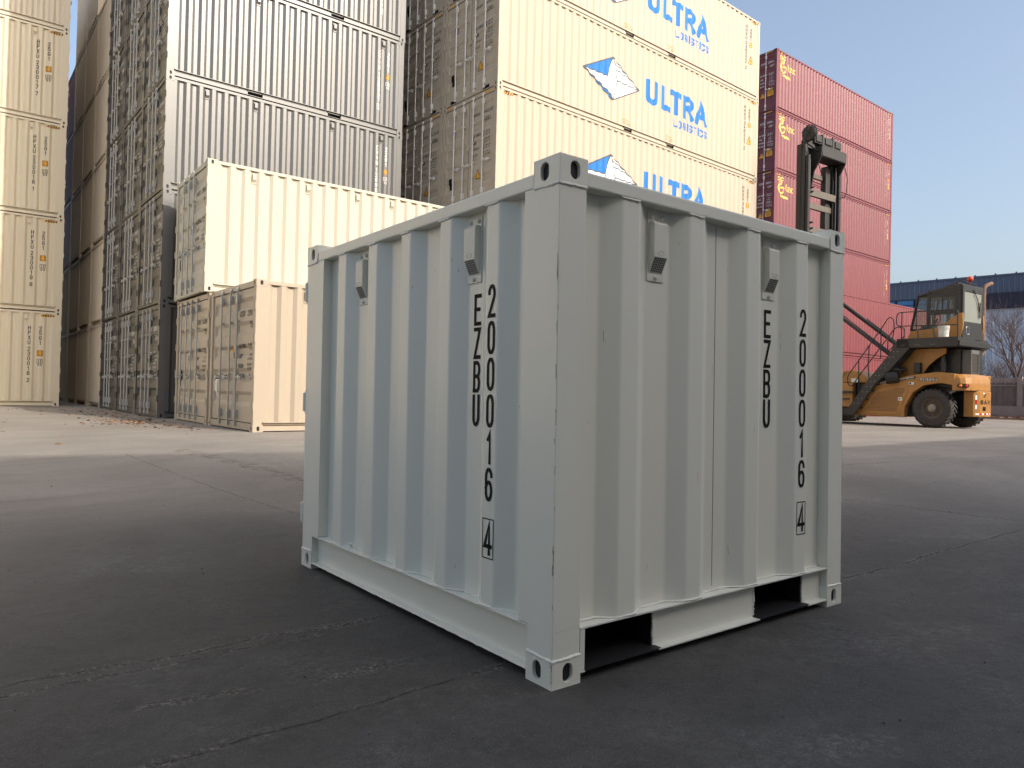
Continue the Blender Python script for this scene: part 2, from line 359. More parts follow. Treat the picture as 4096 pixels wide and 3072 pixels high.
class Decal:
    """flat convex polygons in (s,t), sliced at the folds of the sheet they are painted on"""
    def __init__(s): s.p = {}; s.bb = []; s.lv = None
    def level(s, pts, pad=0):
        x0, x1 = min(p[0] for p in pts)-pad, max(p[0] for p in pts)+pad; y0, y1 = min(p[1] for p in pts)-pad, max(p[1] for p in pts)+pad
        l = 0
        for a, b, c, d, k in s.bb:
            if a < x1 and b > x0 and c < y1 and d > y0: l = max(l, k+1)
        s.bb.append((x0, x1, y0, y1, l)); return l
    def poly(s, pts, mat):
        lv = s.lv if s.lv is not None else s.level(pts)
        n = len(pts); ar = sum(pts[i][0]*pts[(i+1) % n][1]-pts[(i+1) % n][0]*pts[i][1] for i in range(n))
        s.p.setdefault(mat, []).append((pts if ar > 0 else pts[::-1], lv))
    def rect(s, a, b, c, d, mat): s.poly([(a, b), (c, b), (c, d), (a, d)], mat)
    def stroke(s, pts, w, mat):
        P = [Vector(p) for p in pts]; P = [p for i, p in enumerate(P) if i == 0 or (p-P[i-1]).length > 1e-6]
        n = len(P)
        if n < 2: return
        closed = (P[0]-P[-1]).length < 1e-6
        L = []
        for i in range(n):
            d0 = (P[i]-P[i-1]).normalized() if i else ((P[-1]-P[-2]).normalized() if closed else None)
            d1 = (P[i+1]-P[i]).normalized() if i < n-1 else ((P[1]-P[0]).normalized() if closed else None)
            if d0 is None: nn = Vector((-d1.y, d1.x))
            elif d1 is None: nn = Vector((-d0.y, d0.x))
            else:
                a = Vector((-d0.y, d0.x)); b = Vector((-d1.y, d1.x)); nn = (a+b)
                if nn.length < .2: nn = a
                else: nn = nn.normalized(); nn = nn/max(.45, nn.dot(a))
            L.append((P[i]+nn*w/2, P[i]-nn*w/2))
        base = s.level([tuple(p) for p in P], w/2)
        for i in range(n-1):
            s.lv = base+.4*(i % 2); s.poly([tuple(L[i][1]), tuple(L[i+1][1]), tuple(L[i+1][0]), tuple(L[i][0])], mat)
        s.lv = None
    def glyph(s, ch, x, y, w, h, st, mat):
        for pl in G.get(ch, '').split(';'):
            if not pl: continue
            p = [tuple(float(k) for k in q.split(',')) for q in pl.split()]
            p = soften(p)
            if p[0] != p[-1]:
                sx_, sy_ = (w-st)/4, (h-st)/6
                for i0, i1 in ((0, 1), (-1, -2)):
                    dx, dy = (p[i0][0]-p[i1][0])*sx_, (p[i0][1]-p[i1][1])*sy_; ll = math.hypot(dx, dy) or 1
                    p[i0] = (p[i0][0]+dx/ll*st/2/sx_, p[i0][1]+dy/ll*st/2/sy_)
            s.stroke([(x+st/2+a/4*(w-st), y+st/2+b/6*(h-st)) for a, b in p], st, mat)
    def text(s, txt, x, y, h, mat, w=None, gap=None, st=None):
        w = w or h*.5; gap = gap if gap is not None else w*.3; st = st or h*.13
        for ch in txt:
            s.glyph(ch, x, y, w, h, st, mat); x += w+gap
        return x
    def vtext(s, txt, cx, top, h, pitch, w, st, mat):
        for ch in txt:
            s.glyph(ch, cx-w/2, top-h, w, h, st, mat); top -= pitch
        return top
    def frame(s, a, b, c, d, lw, mat):
        s.rect(a, b, c, b+lw, mat); s.rect(a, d-lw, c, d, mat); s.rect(a, b+lw, a+lw, d-lw, mat); s.rect(c-lw, b+lw, c, d-lw, mat)
    def build(s, name, mp, parent, cuts=(), axis=0, me_only=False, lift=.0006):
        mb = MB(); mats = []
        for k, (mat, ps) in enumerate(s.p.items()):
            mats.append(M[mat]); mb.cur = k
            for pts, lv in ps:
                todo = [pts]; lo = min(p[axis] for p in pts); hi = max(p[axis] for p in pts)
                for c in cuts:
                    if not lo < c < hi: continue
                    nx = []
                    for q in todo:
                        for sg in (1, -1):
                            out = []
                            for i in range(len(q)):
                                a, b = q[i], q[(i+1) % len(q)]; da, db = (a[axis]-c)*sg, (b[axis]-c)*sg
                                if da >= 0: out.append(a)
                                if da*db < 0:
                                    f = da/(da-db); out.append((a[0]+(b[0]-a[0])*f, a[1]+(b[1]-a[1])*f))
                            if len(out) > 2: nx.append(out)
                    todo = nx
                for q in todo:
                    P3 = [Vector(mp(*p)) for p in q]; nn = Vector((0, 0, 0))
                    for i in range(1, len(P3)-1): nn += (P3[i]-P3[0]).cross(P3[i+1]-P3[0])
                    if nn.length > 0: nn.normalize()
                    mb.add([p+nn*(lift*lv) for p in P3], [tuple(range(len(q)))])
        me = mb.mesh(name, mats, recalc=False)
        return me if me_only else link(name, me, parent)

# ------------------------------------------------------------------ ground sheet
QX, QY, Q0 = -.0024954, .0080861, -.26264     # plane the small container stands on
def plane_z(x, y): return Q0 + QX*(x-1.7081)*-1*-1 + -QY*(y-1.9576)
def ground_z(x, y):
    d = .608*x+.794*y
    s = min(1, max(0, (d-5.75)/(12.1-5.75))); s = s*s*(3-2*s)
    zb = Q0+.0024954*(min(max(x, -30), 30)-1.7081)-.0080858*(min(max(y, -30), 12)-1.9576)
    return zb*(1-s)
def build_ground():
    def axis(lo, hi, st, far):
        a = []; v = lo
        while v <= hi+1e-6: a.append(v); v += st
        return [-far, -far/4, -120, -60, -30]+[k for k in a]+[60 if hi < 60 else hi+30, 120, far/4, far]
    xs = axis(-12, 34, .5, 1800); ys = axis(-14, 30, .5, 1800)
    mb = MB(); nx = len(xs)
    vs = [(x, y, ground_z(x, y)) for y in ys for x in xs]
    fs = [(j*nx+i, j*nx+i+1, (j+1)*nx+i+1, (j+1)*nx+i) for j in range(len(ys)-1) for i in range(nx-1)]
    mb.add(vs, fs)
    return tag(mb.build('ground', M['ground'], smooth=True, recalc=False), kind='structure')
build_ground()

# ------------------------------------------------------------------ shipping containers of the yard
W_ = 2.438
CX, CY, CZ = .178, .162, .118
def plate_hole(mb, o, u, v, n_, a, b, c, d, hc, hr, depth, seg=14):
    """rectangle [a,b]x[c,d] in plane (o,u,v) with an upright slot hole; n_ points outwards"""
    o, u, v, n_ = map(Vector, (o, u, v, n_))
    cx, cy = hc; rx, ry = hr
    ring = []
    for k in range(seg):
        an = 2*math.pi*(k+.5)/seg; x, y = math.cos(an), math.sin(an)
        ring.append((cx+rx*x, cy+(ry-rx)*(1 if y > 0 else -1)+rx*y) if ry > rx else (cx+rx*x, cy+ry*y))
    cor = [(b, d), (a, d), (a, c), (b, c)]
    P = lambda q, k=0: o+u*q[0]+v*q[1]-n_*k
    vs = [P(q) for q in ring]+[P(q) for q in cor]+[P(q, depth) for q in ring]
    fs = []; h = seg//4; 
    quad = [int((2*math.pi*(k+.5)/seg)/(math.pi/2)) for k in range(seg)]
    for k in range(seg):
        l = (k+1) % seg; qa, qb = quad[k], quad[l]
        fs.append((k, seg+qa, l))
        if qa != qb: fs.append((l, seg+qa, seg+qb))
        fs.append((k, l, seg+4+l, seg+4+k))
    mb.add(vs, fs)
    mb.cur = 1; mb.add(vs[seg+4:], [tuple(range(seg))]); mb.cur = 0  # black plate painted in for the unlit hollow behind the slot
def casting_mesh(name, mat, cx, cy, cz, sx, sy, sz, hx, hy, seg=14, depth=.06):
    """origin at the outer corner; sx,sy,sz = direction in which the block extends; hx: hole in the face x=0, hy: in the face y=0. (centre along, centre z from outer end, rx, rz)"""
    mb = MB()
    z0, z1 = (0, cz) if sz > 0 else (-cz, 0)
    zc = lambda q: q if sz > 0 else -q
    mb.v = []
    # x=0 face
    plate_hole(mb, (0, 0, 0), (0, sy, 0), (0, 0, 1), (-sx, 0, 0), 0, cy, z0, z1, (hx[0], zc(hx[1])), (hx[2], hx[3]), depth, seg)
    plate_hole(mb, (0, 0, 0), (sx, 0, 0), (0, 0, 1), (0, -sy, 0), 0, cx, z0, z1, (hy[0], zc(hy[1])), (hy[2], hy[3]), depth, seg)
    X, Y = sx*cx, sy*cy
    mb.add([(X, 0, z0), (X, Y, z0), (X, Y, z1), (X, 0, z1)], [(0, 1, 2, 3)])
    mb.add([(0, Y, z0), (X, Y, z0), (X, Y, z1), (0, Y, z1)], [(0, 1, 2, 3)])
    for z in (z0, z1): mb.add([(0, 0, z), (X, 0, z), (X, Y, z), (0, Y, z)], [(0, 1, 2, 3)])
    return mb.mesh(name, [mat, M['tunnel']], recalc=True)
def corr(a, b, pitch=.278, d0=.010, d1=.056, fl=.077, sl=.062):
    """trapezoid wall profile between a and b: list of (pos, depth); starts and ends on the outer level"""
    n = max(1, int((b-a-fl)/pitch)); p = (b-a-fl)/n; k = p/.278
    f, s = fl*k, sl*k; out = []; x = a
    for i in range(n):
        out += [(x, d0), (x+f, d0), (x+f+s, d1), (x+p-s, d1)]; x += p
    out += [(x, d0), (b, d0)]
    r = [out[0]]
    for q in out[1:]:
        if q[0]-r[-1][0] > 1e-5: r.append(q)
    return r
def depth_at(pr, x):
    if x <= pr[0][0]: return pr[0][1]
    for (a, da), (b, db) in zip(pr, pr[1:]):
        if x <= b: return da+(db-da)*(x-a)/(b-a)
    return pr[-1][1]
def sheet(pr, z0, z1, mp):
    mb = MB(); n = len(pr)
    mb.add([mp(x, d, z0) for x, d in pr]+[mp(x, d, z1) for x, d in pr], [(i, i+1, n+i+1, n+i) for i in range(n-1)])
    return mb
def door_profile(z0, z1, n=5, d0=.03, d1=.062):
    out = [(z0, d0), (z0+.07, d0)]; a, b = z0+.16, z1-.10; p = (b-a)/n
    for i in range(n):
        s = a+p*i; out += [(s+p*.30, d0), (s+p*.46, d1), (s+p*.74, d1), (s+p*.90, d0)]
    return out+[(z1, d0)]
KITS = {}
def kit(L, H, mat, endmat, doors, rods, seam, rodmat, pockets, vents, hazard, nrec=5):
    """all meshes of one kind of container, built once: list of (path, name, mesh)"""
    key = (L, H, mat, endmat, doors, tuple(rods), seam, rodmat, pockets, tuple(vents), hazard)
    if key in KITS: return KITS[key]
    m, em = M[mat], M[endmat]; K = []
    z0, z1 = .165, H-.075
    pr = corr(.16, L-.16) if L < 10 else corr(.16, L-.16, d0=.012, d1=.050, fl=.073, sl=.067)
    W = W_
    K.append((None, 'side_panel', sheet(pr, z0, z1, lambda x, d, z: (x, d, z)).mesh('side_panel', m)))
    K.append((None, 'side_panel', sheet(pr, z0, z1, lambda x, d, z: (x, W-d, z)).mesh('side_panel_far', m)))
    mb = MB(); mb.box(.02, L-.02, .02, W-.02, H-.035, H-.02)
    K.append((None, 'roof_panel', mb.mesh('roof_panel', m)))
    mb = MB(); mb.box(.05, L-.05, .05, W-.05, .12, .15)
    K.append((None, 'floor', mb.mesh('floor', m)))
    for far in (0, 1):
        Y = (lambda y: W-y) if far else (lambda y: y)
        mb = MB()
        def bx(a, b, y0, y1, c, d): mb.box(a, b, min(Y(y0), Y(y1)), max(Y(y0), Y(y1)), c, d)
        segs = [(CX, L-CX)]
        if pockets:
            c = L/2; ps = [(c-pockets-.18, c-pockets+.18), (c+pockets-.18, c+pockets+.18)]
            segs = [(CX, ps[0][0]), (ps[0][1], ps[1][0]), (ps[1][1], L-CX)]
        for a, b in segs: bx(a, b, .012, .022, .028, .095); bx(a, b, .085, .095, .099, .155); bx(a, b, .012, .095, .095, .099)
        bx(CX, L-CX, .008, .095, .155, .167); bx(CX, L-CX, .0105, .095, .018, .028)
        K.append((None, 'bottom_rail', mb.mesh('bottom_rail', m)))
        if pockets:
            for a, b in ps:
                mb = MB(); y = Y(.0105); yb = Y(.6)
                mb.add([(a, y, .03), (b, y, .03), (b, y, .153), (a, y, .153), (a, yb, .03), (b, yb, .03), (b, yb, .153), (a, yb, .153)],
                       [(0, 1, 5, 4), (1, 2, 6, 5), (2, 3, 7, 6), (3, 0, 4, 7), (4, 5, 6, 7)])
                K.append((None, 'forklift_pocket', mb.mesh('forklift_pocket', M['tunnel'])))
        mb = MB(); bx(CX, L-CX, .006, .066, H-.077, H-.017)
        K.append((None, 'top_rail', mb.mesh('top_rail', m)))
    for ex in (0, 1):
        for fy in (0, 1):
            x0, x1 = (.004, .158) if ex == 0 else (L-.158, L-.004)
            y0, y1 = (.004, .11) if fy == 0 else (W-.11, W-.004)
            mb = MB(); mb.box(x0, x1, y0, y1, CZ, H-CZ)
            K.append((None, 'corner_post', mb.mesh('corner_post', em if (ex == doors and fy == 0 and endmat != mat and False) else m)))
            for top in (0, 1):
                me = casting_mesh('corner_casting', m, CX, CY, CZ, -1 if ex else 1, -1 if fy else 1, -1 if top else 1,
                                  (.085, .060, .026, .040), (.092, .058, .026, .040), depth=.018)
                K.append((None, 'corner_casting', me, (ex*L, fy*W, top*H)))
    # plain end
    xe = L if doors == 0 else 0
    def EX(d): return L-d if xe else d
    pe = corr(.11, W-.11, .25)
    K.append((None, 'end_panel', sheet(pe, .15, H-.10, lambda y, d, z: (EX(d+.01), y, z)).mesh('end_panel', em)))
    for a, b in ((.018, .15), (H-.12, H-.02)):
        mb = MB(); e0 = .14 if a < .1 else .006; mb.box(min(EX(e0), EX(.12)), max(EX(e0), EX(.19)), CY, W-CY, a+.02, b)
        K.append((None, 'end_beam', mb.mesh('end_beam', em)))
    # door end
    def DX(d): return d if doors == 0 else L-d
    def bxd(mb, d0, d1, y0, y1, a, b): mb.box(min(DX(d0), DX(d1)), max(DX(d0), DX(d1)), y0, y1, a, b)
    for a, b, nm in ((.018, .135, 'door_sill'), (H-.115, H-.018, 'door_header')):
        mb = MB(); bxd(mb, .008, .09, CY, W-CY, a, b)
        K.append((None, nm, mb.mesh(nm, em)))
    zd0, zd1 = .15, H-.13
    pd = door_profile(zd0, zd1, nrec)
    for di, (ya, yb) in enumerate(((.125, seam-.012), (seam+.012, W-.125))):
        mb = MB(); n = len(pd)
        e = .07
        ys = [ya, ya+e, ya+e+.02, yb-e-.02, yb-e, yb]
        vs = []; fs = []
        for y_i, y in enumerate(ys):
            for z, d in pd: vs.append((DX(.03 if y_i in (0, 1, 4, 5) else d), y, z))
        for i in range(5):
            for k in range(n-1): fs.append((i*n+k, i*n+k+1, (i+1)*n+k+1, (i+1)*n+k))
        mb.add(vs, fs)
        bxd(mb, .066, .075, ya, yb, zd0, zd1)
        bxd(mb, .0305, .0661, ya-.004, ya, zd0, zd1); bxd(mb, .0305, .0661, yb, yb+.004, zd0, zd1)
        K.append((None, 'door', mb.mesh('door', em))); di_idx = len(K)-1
        mb = MB()
        for q in ((ya-.02, ya-.004, zd0-.014, zd1+.014), (yb+.004, yb+.012, zd0-.014, zd1+.014), (ya-.004, yb+.004, zd0-.016, zd0-.001), (ya-.004, yb+.004, zd1+.001, zd1+.016)):
            bxd(mb, .032, .06, *q)
        K.append((di_idx, 'gasket', mb.mesh('gasket', M['gasket'])))
        hy = .105 if di == 0 else W-.105
        hs = MB(); bxd(hs, -.002, .03, hy-.035, hy+.035, -.075, .075)
        hs.tube([(DX(.0), .0-.0+(-.001 if di == 0 else W+.001), -.07), (DX(.0), (-.001 if di == 0 else W+.001), .07)], .014, 6)
        hm = hs.mesh('hinge', em)
        for k in range(4): K.append((di_idx, 'hinge', hm, (0, 0, H*(.17+.22*k))))
        for ry in [q for q in rods if ya < q < yb]:
            mb = MB()
            mb.tube([(DX(-.012), ry, .075), (DX(-.012), ry, H-.07)], .0155, 8)
            for zz in (.10, H-.10): bxd(mb, -.03, .008, ry-.032, ry+.032, zz-.032, zz+.032)
            for zz in (.27, H-.27): bxd(mb, -.034, .029, ry-.028, ry+.028, zz-.075, zz+.075)
            for f in (.38, .56, .74): bxd(mb, -.032, .029, ry-.026, ry+.026, H*f-.018, H*f+.018)
            K.append((di_idx, 'locking_rod', mb.mesh('locking_rod', M[rodmat])))
            mb = MB(); sg = -1 if ry < (ya+yb)/2 + .1 else 1
            if len(rods) == 3: sg = -1 if ry < seam else 1
            zz = H*.36
            mb.tube([(DX(-.03), ry, zz), (DX(-.045), ry+sg*.06, zz-.005), (DX(-.03), ry+sg*.33, zz-.01)], .012, 6)
            bxd(mb, -.045, .029, ry+sg*.2-.03, ry+sg*.2+.03, zz-.04, zz+.035)
            K.append((di_idx, 'door_handle', mb.mesh('door_handle', M[rodmat])))
    mb = MB(); bxd(mb, -.02, .03, seam-.05, seam+.05, H*.51-.05, H*.51+.05)
    K.append((None, 'lock_box', mb.mesh('lock_box', em)))
    # side ventilators, on the recessed folds nearest the wanted place
    if vents:
        vb = MB()
        vb.box(-.045, .045, -.004, .003, -.13, .09)
        vb.prism([(-.003, .06), (-.045, .055), (-.045, -.05), (-.003, -.105)], -.036, .036, 'x')
        vm = vb.mesh('vent', m)
        for vx in vents:
            best = min([((a[0]+b[0])/2) for a, b in zip(pr, pr[1:]) if a[1] > .04 and b[1] > .04], key=lambda q: abs(q-vx))
            K.append((None, 'vent', vm, (best, .046, H-.20)))
    if hazard:
        for side in (0, 1):
            d = Decal(); x0, x1 = (CX+.02, CX+.36) if side == 0 else (L-CX-.36, L-CX-.02)
            for k in range(5):
                xx = x0+(x1-x0)*k/5; ww = (x1-x0)/5
                d.poly([(xx, H-.165), (xx+ww*.55, H-.165), (xx+ww*.85, H-.105), (xx+ww*.3, H-.105)], 'yellow')
                d.poly([(xx+ww*.55, H-.165), (xx+ww, H-.165), (xx+ww*1.3, H-.105), (xx+ww*.85, H-.105)], 'ink')
            K.append((None, 'hazard_stripe', d.build('hazard_stripe', lambda s, t: (s, depth_at(pr, s)-.003, t), None, cuts=[q[0] for q in pr], me_only=True)))
        for side in (0, 1):
            d = Decal(); y0 = CY+.03 if side == 0 else W-CY-.42
            for k in range(5):
                yy = y0+.075*k
                d.poly([(yy, H-.10), (yy+.045, H-.10), (yy+.075, H-.035), (yy+.03, H-.035)], 'yellow')
            K.append((None, 'hazard_stripe', d.build('hazard_stripe', lambda s, t: (DX(.005), W-s if doors == 0 else s, t), None, me_only=True)))
    KITS[key] = (K, pr, pd, DX)
    return KITS[key]
FULL = ('side_panel', 'roof_panel', 'floor')
def container(label, cat_group, x, y, z, th, L=6.058, H=2.591, mat='cream', endmat=None, doors=0, rods=(.84, 1.19, 1.62), seam=1.03, rodmat='galv',
              pockets=1.025, vents=(.85, 1.95, 4.15, 5.3), hazard=False, skip=(), nrec=5):
    K, pr, pd, DX = kit(L, H, mat, endmat or mat, doors, rods, seam, rodmat, pockets, vents, hazard, nrec)
    t = thing('shipping_container', label, 'container', (x, y, z), th, cat_group)
    made = {}; kv = random.uniform(.90, 1.0); kc = (kv, kv*random.uniform(.985, 1), kv*random.uniform(.96, 1), 1)
    for i, e in enumerate(K):
        if e[1] in skip: continue
        o = bpy.data.objects.new(e[1], e[2]); COL.objects.link(o)
        o.parent = t if e[0] is None else made[e[0]]
        if len(e) > 3: o.location = e[3]
        o.color = kc
        made[i] = o
    return t, pr, pd, DX, [made[i] for i, e in enumerate(K) if e[1] == 'door']
def side_map(pr): return lambda s, t: (s, depth_at(pr, s)-.003, t)
def put_side(d, t, pr, name='marking'): return d.build(name, side_map(pr), t, cuts=[p[0] for p in pr], axis=0)
def put_door(d, door, pd, DX): return d.build('marking', lambda s, t: (DX(depth_at(pd, t)-.003), W_-s, t), door, cuts=[p[0] for p in pd], axis=1)
def stack_mark(d, e, code, num, chk, x1, x2, H, mat, h=.115, w=.062, sticker=True, ic='70'):
    top = H-.42
    z = d.vtext(code, x1, top, h, h*1.2, w, .017, mat); z = d.vtext(num, x1, z-.05, h, h*1.2, w, .017, mat)
    d.glyph(chk, x1-w/2, z-.04-h, w, h, .017, mat); d.frame(x1-w/2-.02, z-.06-h, x1+w/2+.02, z-.02, .01, mat)
    z = d.vtext(('22G1' if H < 2.7 else '25G1'), x2, top, h, h*1.2, w, .017, mat)
    if sticker:
        e.rect(x2-.065, z-.19, x2+.065, z-.06, 'yellow')
        e.frame(x2-.06, z-.185, x2+.06, z-.065, .008, 'ink')
        e.text('2.6M', x2-.05, z-.115, .03, 'ink', w=.018, gap=.008, st=.006); e.text('8.6', x2-.04, z-.17, .035, 'ink', w=.02, gap=.01, st=.006)
        e.frame(x2-.065, z-.36, x2+.065, z-.26, .01, mat); e.text('IC', x2-.04, z-.34, .06, mat, w=.03, gap=.02, st=.012)
        e.text(ic, x2-.05, z-.45, .06, mat, w=.035, gap=.02, st=.012)
def door_mark(d, code, num, typ, H, mat, s0=1.28, tri=False, data=True):
    """s measured from the left edge of the end as one faces it"""
    sc = .105
    d.text(code, s0+.08, H-.60, sc, mat, w=.05, gap=.022, st=.017); d.text(num, s0+.47, H-.60, sc, mat, w=.05, gap=.022, st=.017)
    d.text(typ, s0+.55, H-.80, sc, mat, w=.05, gap=.022, st=.017)
    rows = [('MAX.GROSS', ('30.480 KG', '67.200 LB')), ('TARE', ('2.180 KG', '4.810 LB')), ('PAYLOAD', ('28.300 KG', '62.390 LB')), ('CU.CAP.', ('33.2 CU.M', '1.172 CUFT'))]
    z = H-1.12
    for a, bb in rows:
        d.text(a, s0+.04, z-.03, .075, mat, w=.03, gap=.012, st=.012)
        for q in bb:
            d.text(q, s0+.52, z, .05, mat, w=.022, gap=.010, st=.009); z -= .072
        z -= .03
    if tri:
        d.poly([(s0+.18, H*.215), (s0+.46, H*.215), (s0+.32, H*.30)], 'ink'); d.poly([(s0+.205, H*.221), (s0+.435, H*.221), (s0+.32, H*.289)], 'yellow')

NTH = ['ground level', 'second level', 'third level', 'fourth level', 'fifth level', 'sixth level', 'seventh level', 'eighth level']
# --- long row: grey stacks, then beige stacks, then a short beige stack carrying maroon ones
RX, RY, RT = 3.70, 17.91, R(.72); ct, st_ = math.cos(RT), math.sin(RT)
cols = [('grey', 8), ('grey', 5), ('grey', 5), ('beige', 5), ('beige', 6), ('beige', 6), ('mixed', 5)]
colname = ['nearest grey column beside the white container', 'middle grey column', 'grey column next to the beige ones', 'beige column next to the grey ones', 'middle beige column', 'third beige column from the grey ones', 'farthest column of the row']
nums = ['126871', '126915', '126902', '126937', '126940', '126958', '126961', '126977']; chk = ['3', '8', '5', '1', '6', '2', '0', '4']
for c, (kind, n) in enumerate(cols):
    for l in range(n):
        jx, jy = random.uniform(-.012, .012), random.uniform(-.008, .008)
        oy = 2.46*c+jy
        x, y, z = RX-oy*st_+jx, RY+oy*ct, 2.591*l
        if kind == 'grey':
            t, pr, pd, DX, drs = container('grey container, %s of the %s' % (NTH[l], colname[c]), 'grey containers in the long row', x, y, z, RT,
                                           mat='grey', endmat='greyshade', rodmat='galvG', skip=() if c < 3 else FULL)
            d = Decal(); door_mark(d, 'CWWU', '126%d' % (870+c*31+l*7), '22G1', 2.591, 'whitetext'); put_door(d, drs[0], pd, DX)
            if c == 0:
                d = Decal(); e = Decal(); stack_mark(d, e, 'CWWU', nums[l], chk[l], 5.31, 5.58, 2.591, 'whitetext'); put_side(d, t, pr); put_side(e, t, pr, 'sticker')
        else:
            red = kind == 'mixed' and l > 1
            container(('shaded maroon container, %s of the %s' if red else 'beige container, %s of the %s') % (NTH[l], colname[c]),
                      'maroon containers at the row end' if red else 'beige containers in the long row', x, y, z, RT, mat='red' if red else 'creamR', doors=1, pockets=0, vents=())
# --- white and tan twenty-foot containers in front of the grey ones
t, pr, pd, DX, drs = container('tan container standing on the yard in front, shut doors with three grey rods', 'tan containers in front', 4.05, 12.42, 0, R(1.52), mat='tan', rods=(.88, 1.26, 1.74), seam=1.06, pockets=0)
d = Decal(); door_mark(d, 'CXXU', '226122', '22G1', 2.591, 'darktext', s0=1.5); d.poly([(1.03, 1.45), (1.25, 1.5), (1.12, 1.23)], 'yellow'); put_door(d, drs[0], pd, DX)
d = Decal(); d.rect(.28, .6, .40, .95, 'logowhite'); put_door(d, drs[1], pd, DX)
t, pr, pd, DX, drs = container('tan container under the white one, four grey door rods', 'tan containers in front', 3.97, 14.94, 0, R(.6), mat='tan', rods=(.78, 1.2, 1.59, 2.0), seam=1.39, rodmat='galv', pockets=0)
d = Decal(); door_mark(d, 'HHXU', '342001', '22G1', 2.591, 'darktext', s0=1.42); put_door(d, drs[0], pd, DX)
d = Decal(); d.rect(.25, .75, .37, 1.1, 'ink'); put_door(d, drs[1], pd, DX)
t, pr, pd, DX, drs = container('bright white container resting on top of a tan container', None, 3.86, 14.91, 2.595, R(-.12), mat='white', rods=(.93, 1.31, 1.75), seam=1.13, pockets=0, vents=(.87, 1.94, 3.05, 4.1, 5.2))
d = Decal(); door_mark(d, 'DJXU', '200839', '22G1', 2.591, 'darktext', s0=1.5); put_door(d, drs[0], pd, DX)
d = Decal(); d.rect(.3, .55, .42, .9, 'darktext'); put_door(d, drs[1], pd, DX)
# --- pale khaki stack on the left
AX, AY, AT = 2.67, 26.43, R(-.18)
an = ['230018', '230019', '230016', '230017', '230020']; ac = ['2', '8', '1', '7', '4']
for l in range(5):
    t, pr, pd, DX, drs = container('pale khaki container marked %s %s, %s of the left stack' % (an[l], ac[l], NTH[l]), 'pale khaki containers in the left stack',
                                   AX-6.058*math.cos(AT)+random.uniform(-.01, .01), AY-6.058*math.sin(AT), 2.896*l, AT, H=2.896, mat='creamA', doors=1, pockets=0, vents=(.85, 5.22), hazard=True, rods=(.45, .95, 1.5, 2.0), seam=1.219)
    d = Decal(); x1, x2 = 6.058-.815, 6.058-.53; h = .125
    z = d.vtext('HPXU', x1, 2.43, h, .148, .07, .02, 'darktext'); z = d.vtext(an[l], x1, z-.04, h, .148, .07, .02, 'darktext'); d.glyph(ac[l], x1-.035, z-.06-h, .07, h, .02, 'darktext')
    z = d.vtext('25G1', x2, 2.43, h, .148, .07, .02, 'darktext')
    put_side(d, t, pr); d = Decal()
    d.rect(x2-.075, z-.32, x2+.075, z-.14, 'yellow'); d.frame(x2-.07, z-.315, x2+.07, z-.145, .01, 'ink'); d.text('2.9', x2-.055, z-.215, .05, 'ink', w=.03, gap=.01, st=.008); d.text('9.6', x2-.045, z-.295, .05, 'ink', w=.028, gap=.01, st=.008)
    d.frame(x2-.075, z-.53, x2+.075, z-.41, .012, 'darktext'); d.text('IC', x2-.045, z-.51, .08, 'darktext', w=.035, gap=.02, st=.014); d.text('33', x2-.055, z-.61, .07, 'darktext', w=.045, gap=.02, st=.014)
    put_side(d, t, pr, 'sticker')
# --- cream forty-foot stack with the blue company mark
EX_, EY_, ET = 10.97, 15.23, R(2.78)
def ultra_mark(d, H0):
    z = lambda q: q-8.688
    B, Wt, K_ = 'blue', 'logowhite', 'logodark'
    L, T, a, c, Bo, Rr = [(3.131, z(10.123)), (4.36, z(10.755)), (4.115, z(10.137)), (4.591, z(10.117)), (4.373, z(9.489)), (5.554, z(10.096))]
    d.poly([L, a, T], B)
    d.poly([T, a, c], Wt); d.poly([a, Bo, c], Wt); d.poly([T, c, Rr], Wt); d.poly([c, Bo, Rr], Wt)
    e1 = (L[0]+.10, L[1]-.055); b2 = (Bo[0]-.03, Bo[1]+.14)
    d.poly([L, Bo, b2], B); d.poly([L, b2, a], Wt)
    lw = .034
    for p in ((L, T), (T, Rr), (Rr, Bo), (Bo, L), (L, a), (a, T), (a, Bo), (T, c), (c, Rr), (c, Bo), (L, b2)): d.stroke(p, lw, K_)
    f = lambda p, q, k: (p[0]+(q[0]-p[0])*k, p[1]+(q[1]-p[1])*k)
    for k in (.22, .5): d.stroke([f(T, c, k), f(T, Rr, .45+k*.4), Rr], lw*.8, K_)
    return d
def ultra_text(d):
    z = lambda q: q-8.688; B = 'blue'
    y0 = z(9.835); h = .765
    for ch, x0, x1 in (('U', 5.89, 6.50), ('L', 6.64, 7.13), ('T', 7.115, 7.69), ('R', 7.76, 8.33), ('A', 8.42, 9.09)):
        d.glyph(ch, x0, y0, x1-x0, h, .185, B)
    x = 7.30; w = .188
    for ch in 'LOGISTICS':
        ww = .065 if ch == 'I' else w
        if ch == 'I': d.rect(x, z(9.45), x+.06, z(9.715), B)
        else: d.glyph(ch, x, z(9.45), w, .265, .052, B)
        x += ww+.045
en = [['348219', '348220', '348223', '348221', '348222'], ['347961', '347965', '347978', '343574', '343580']]
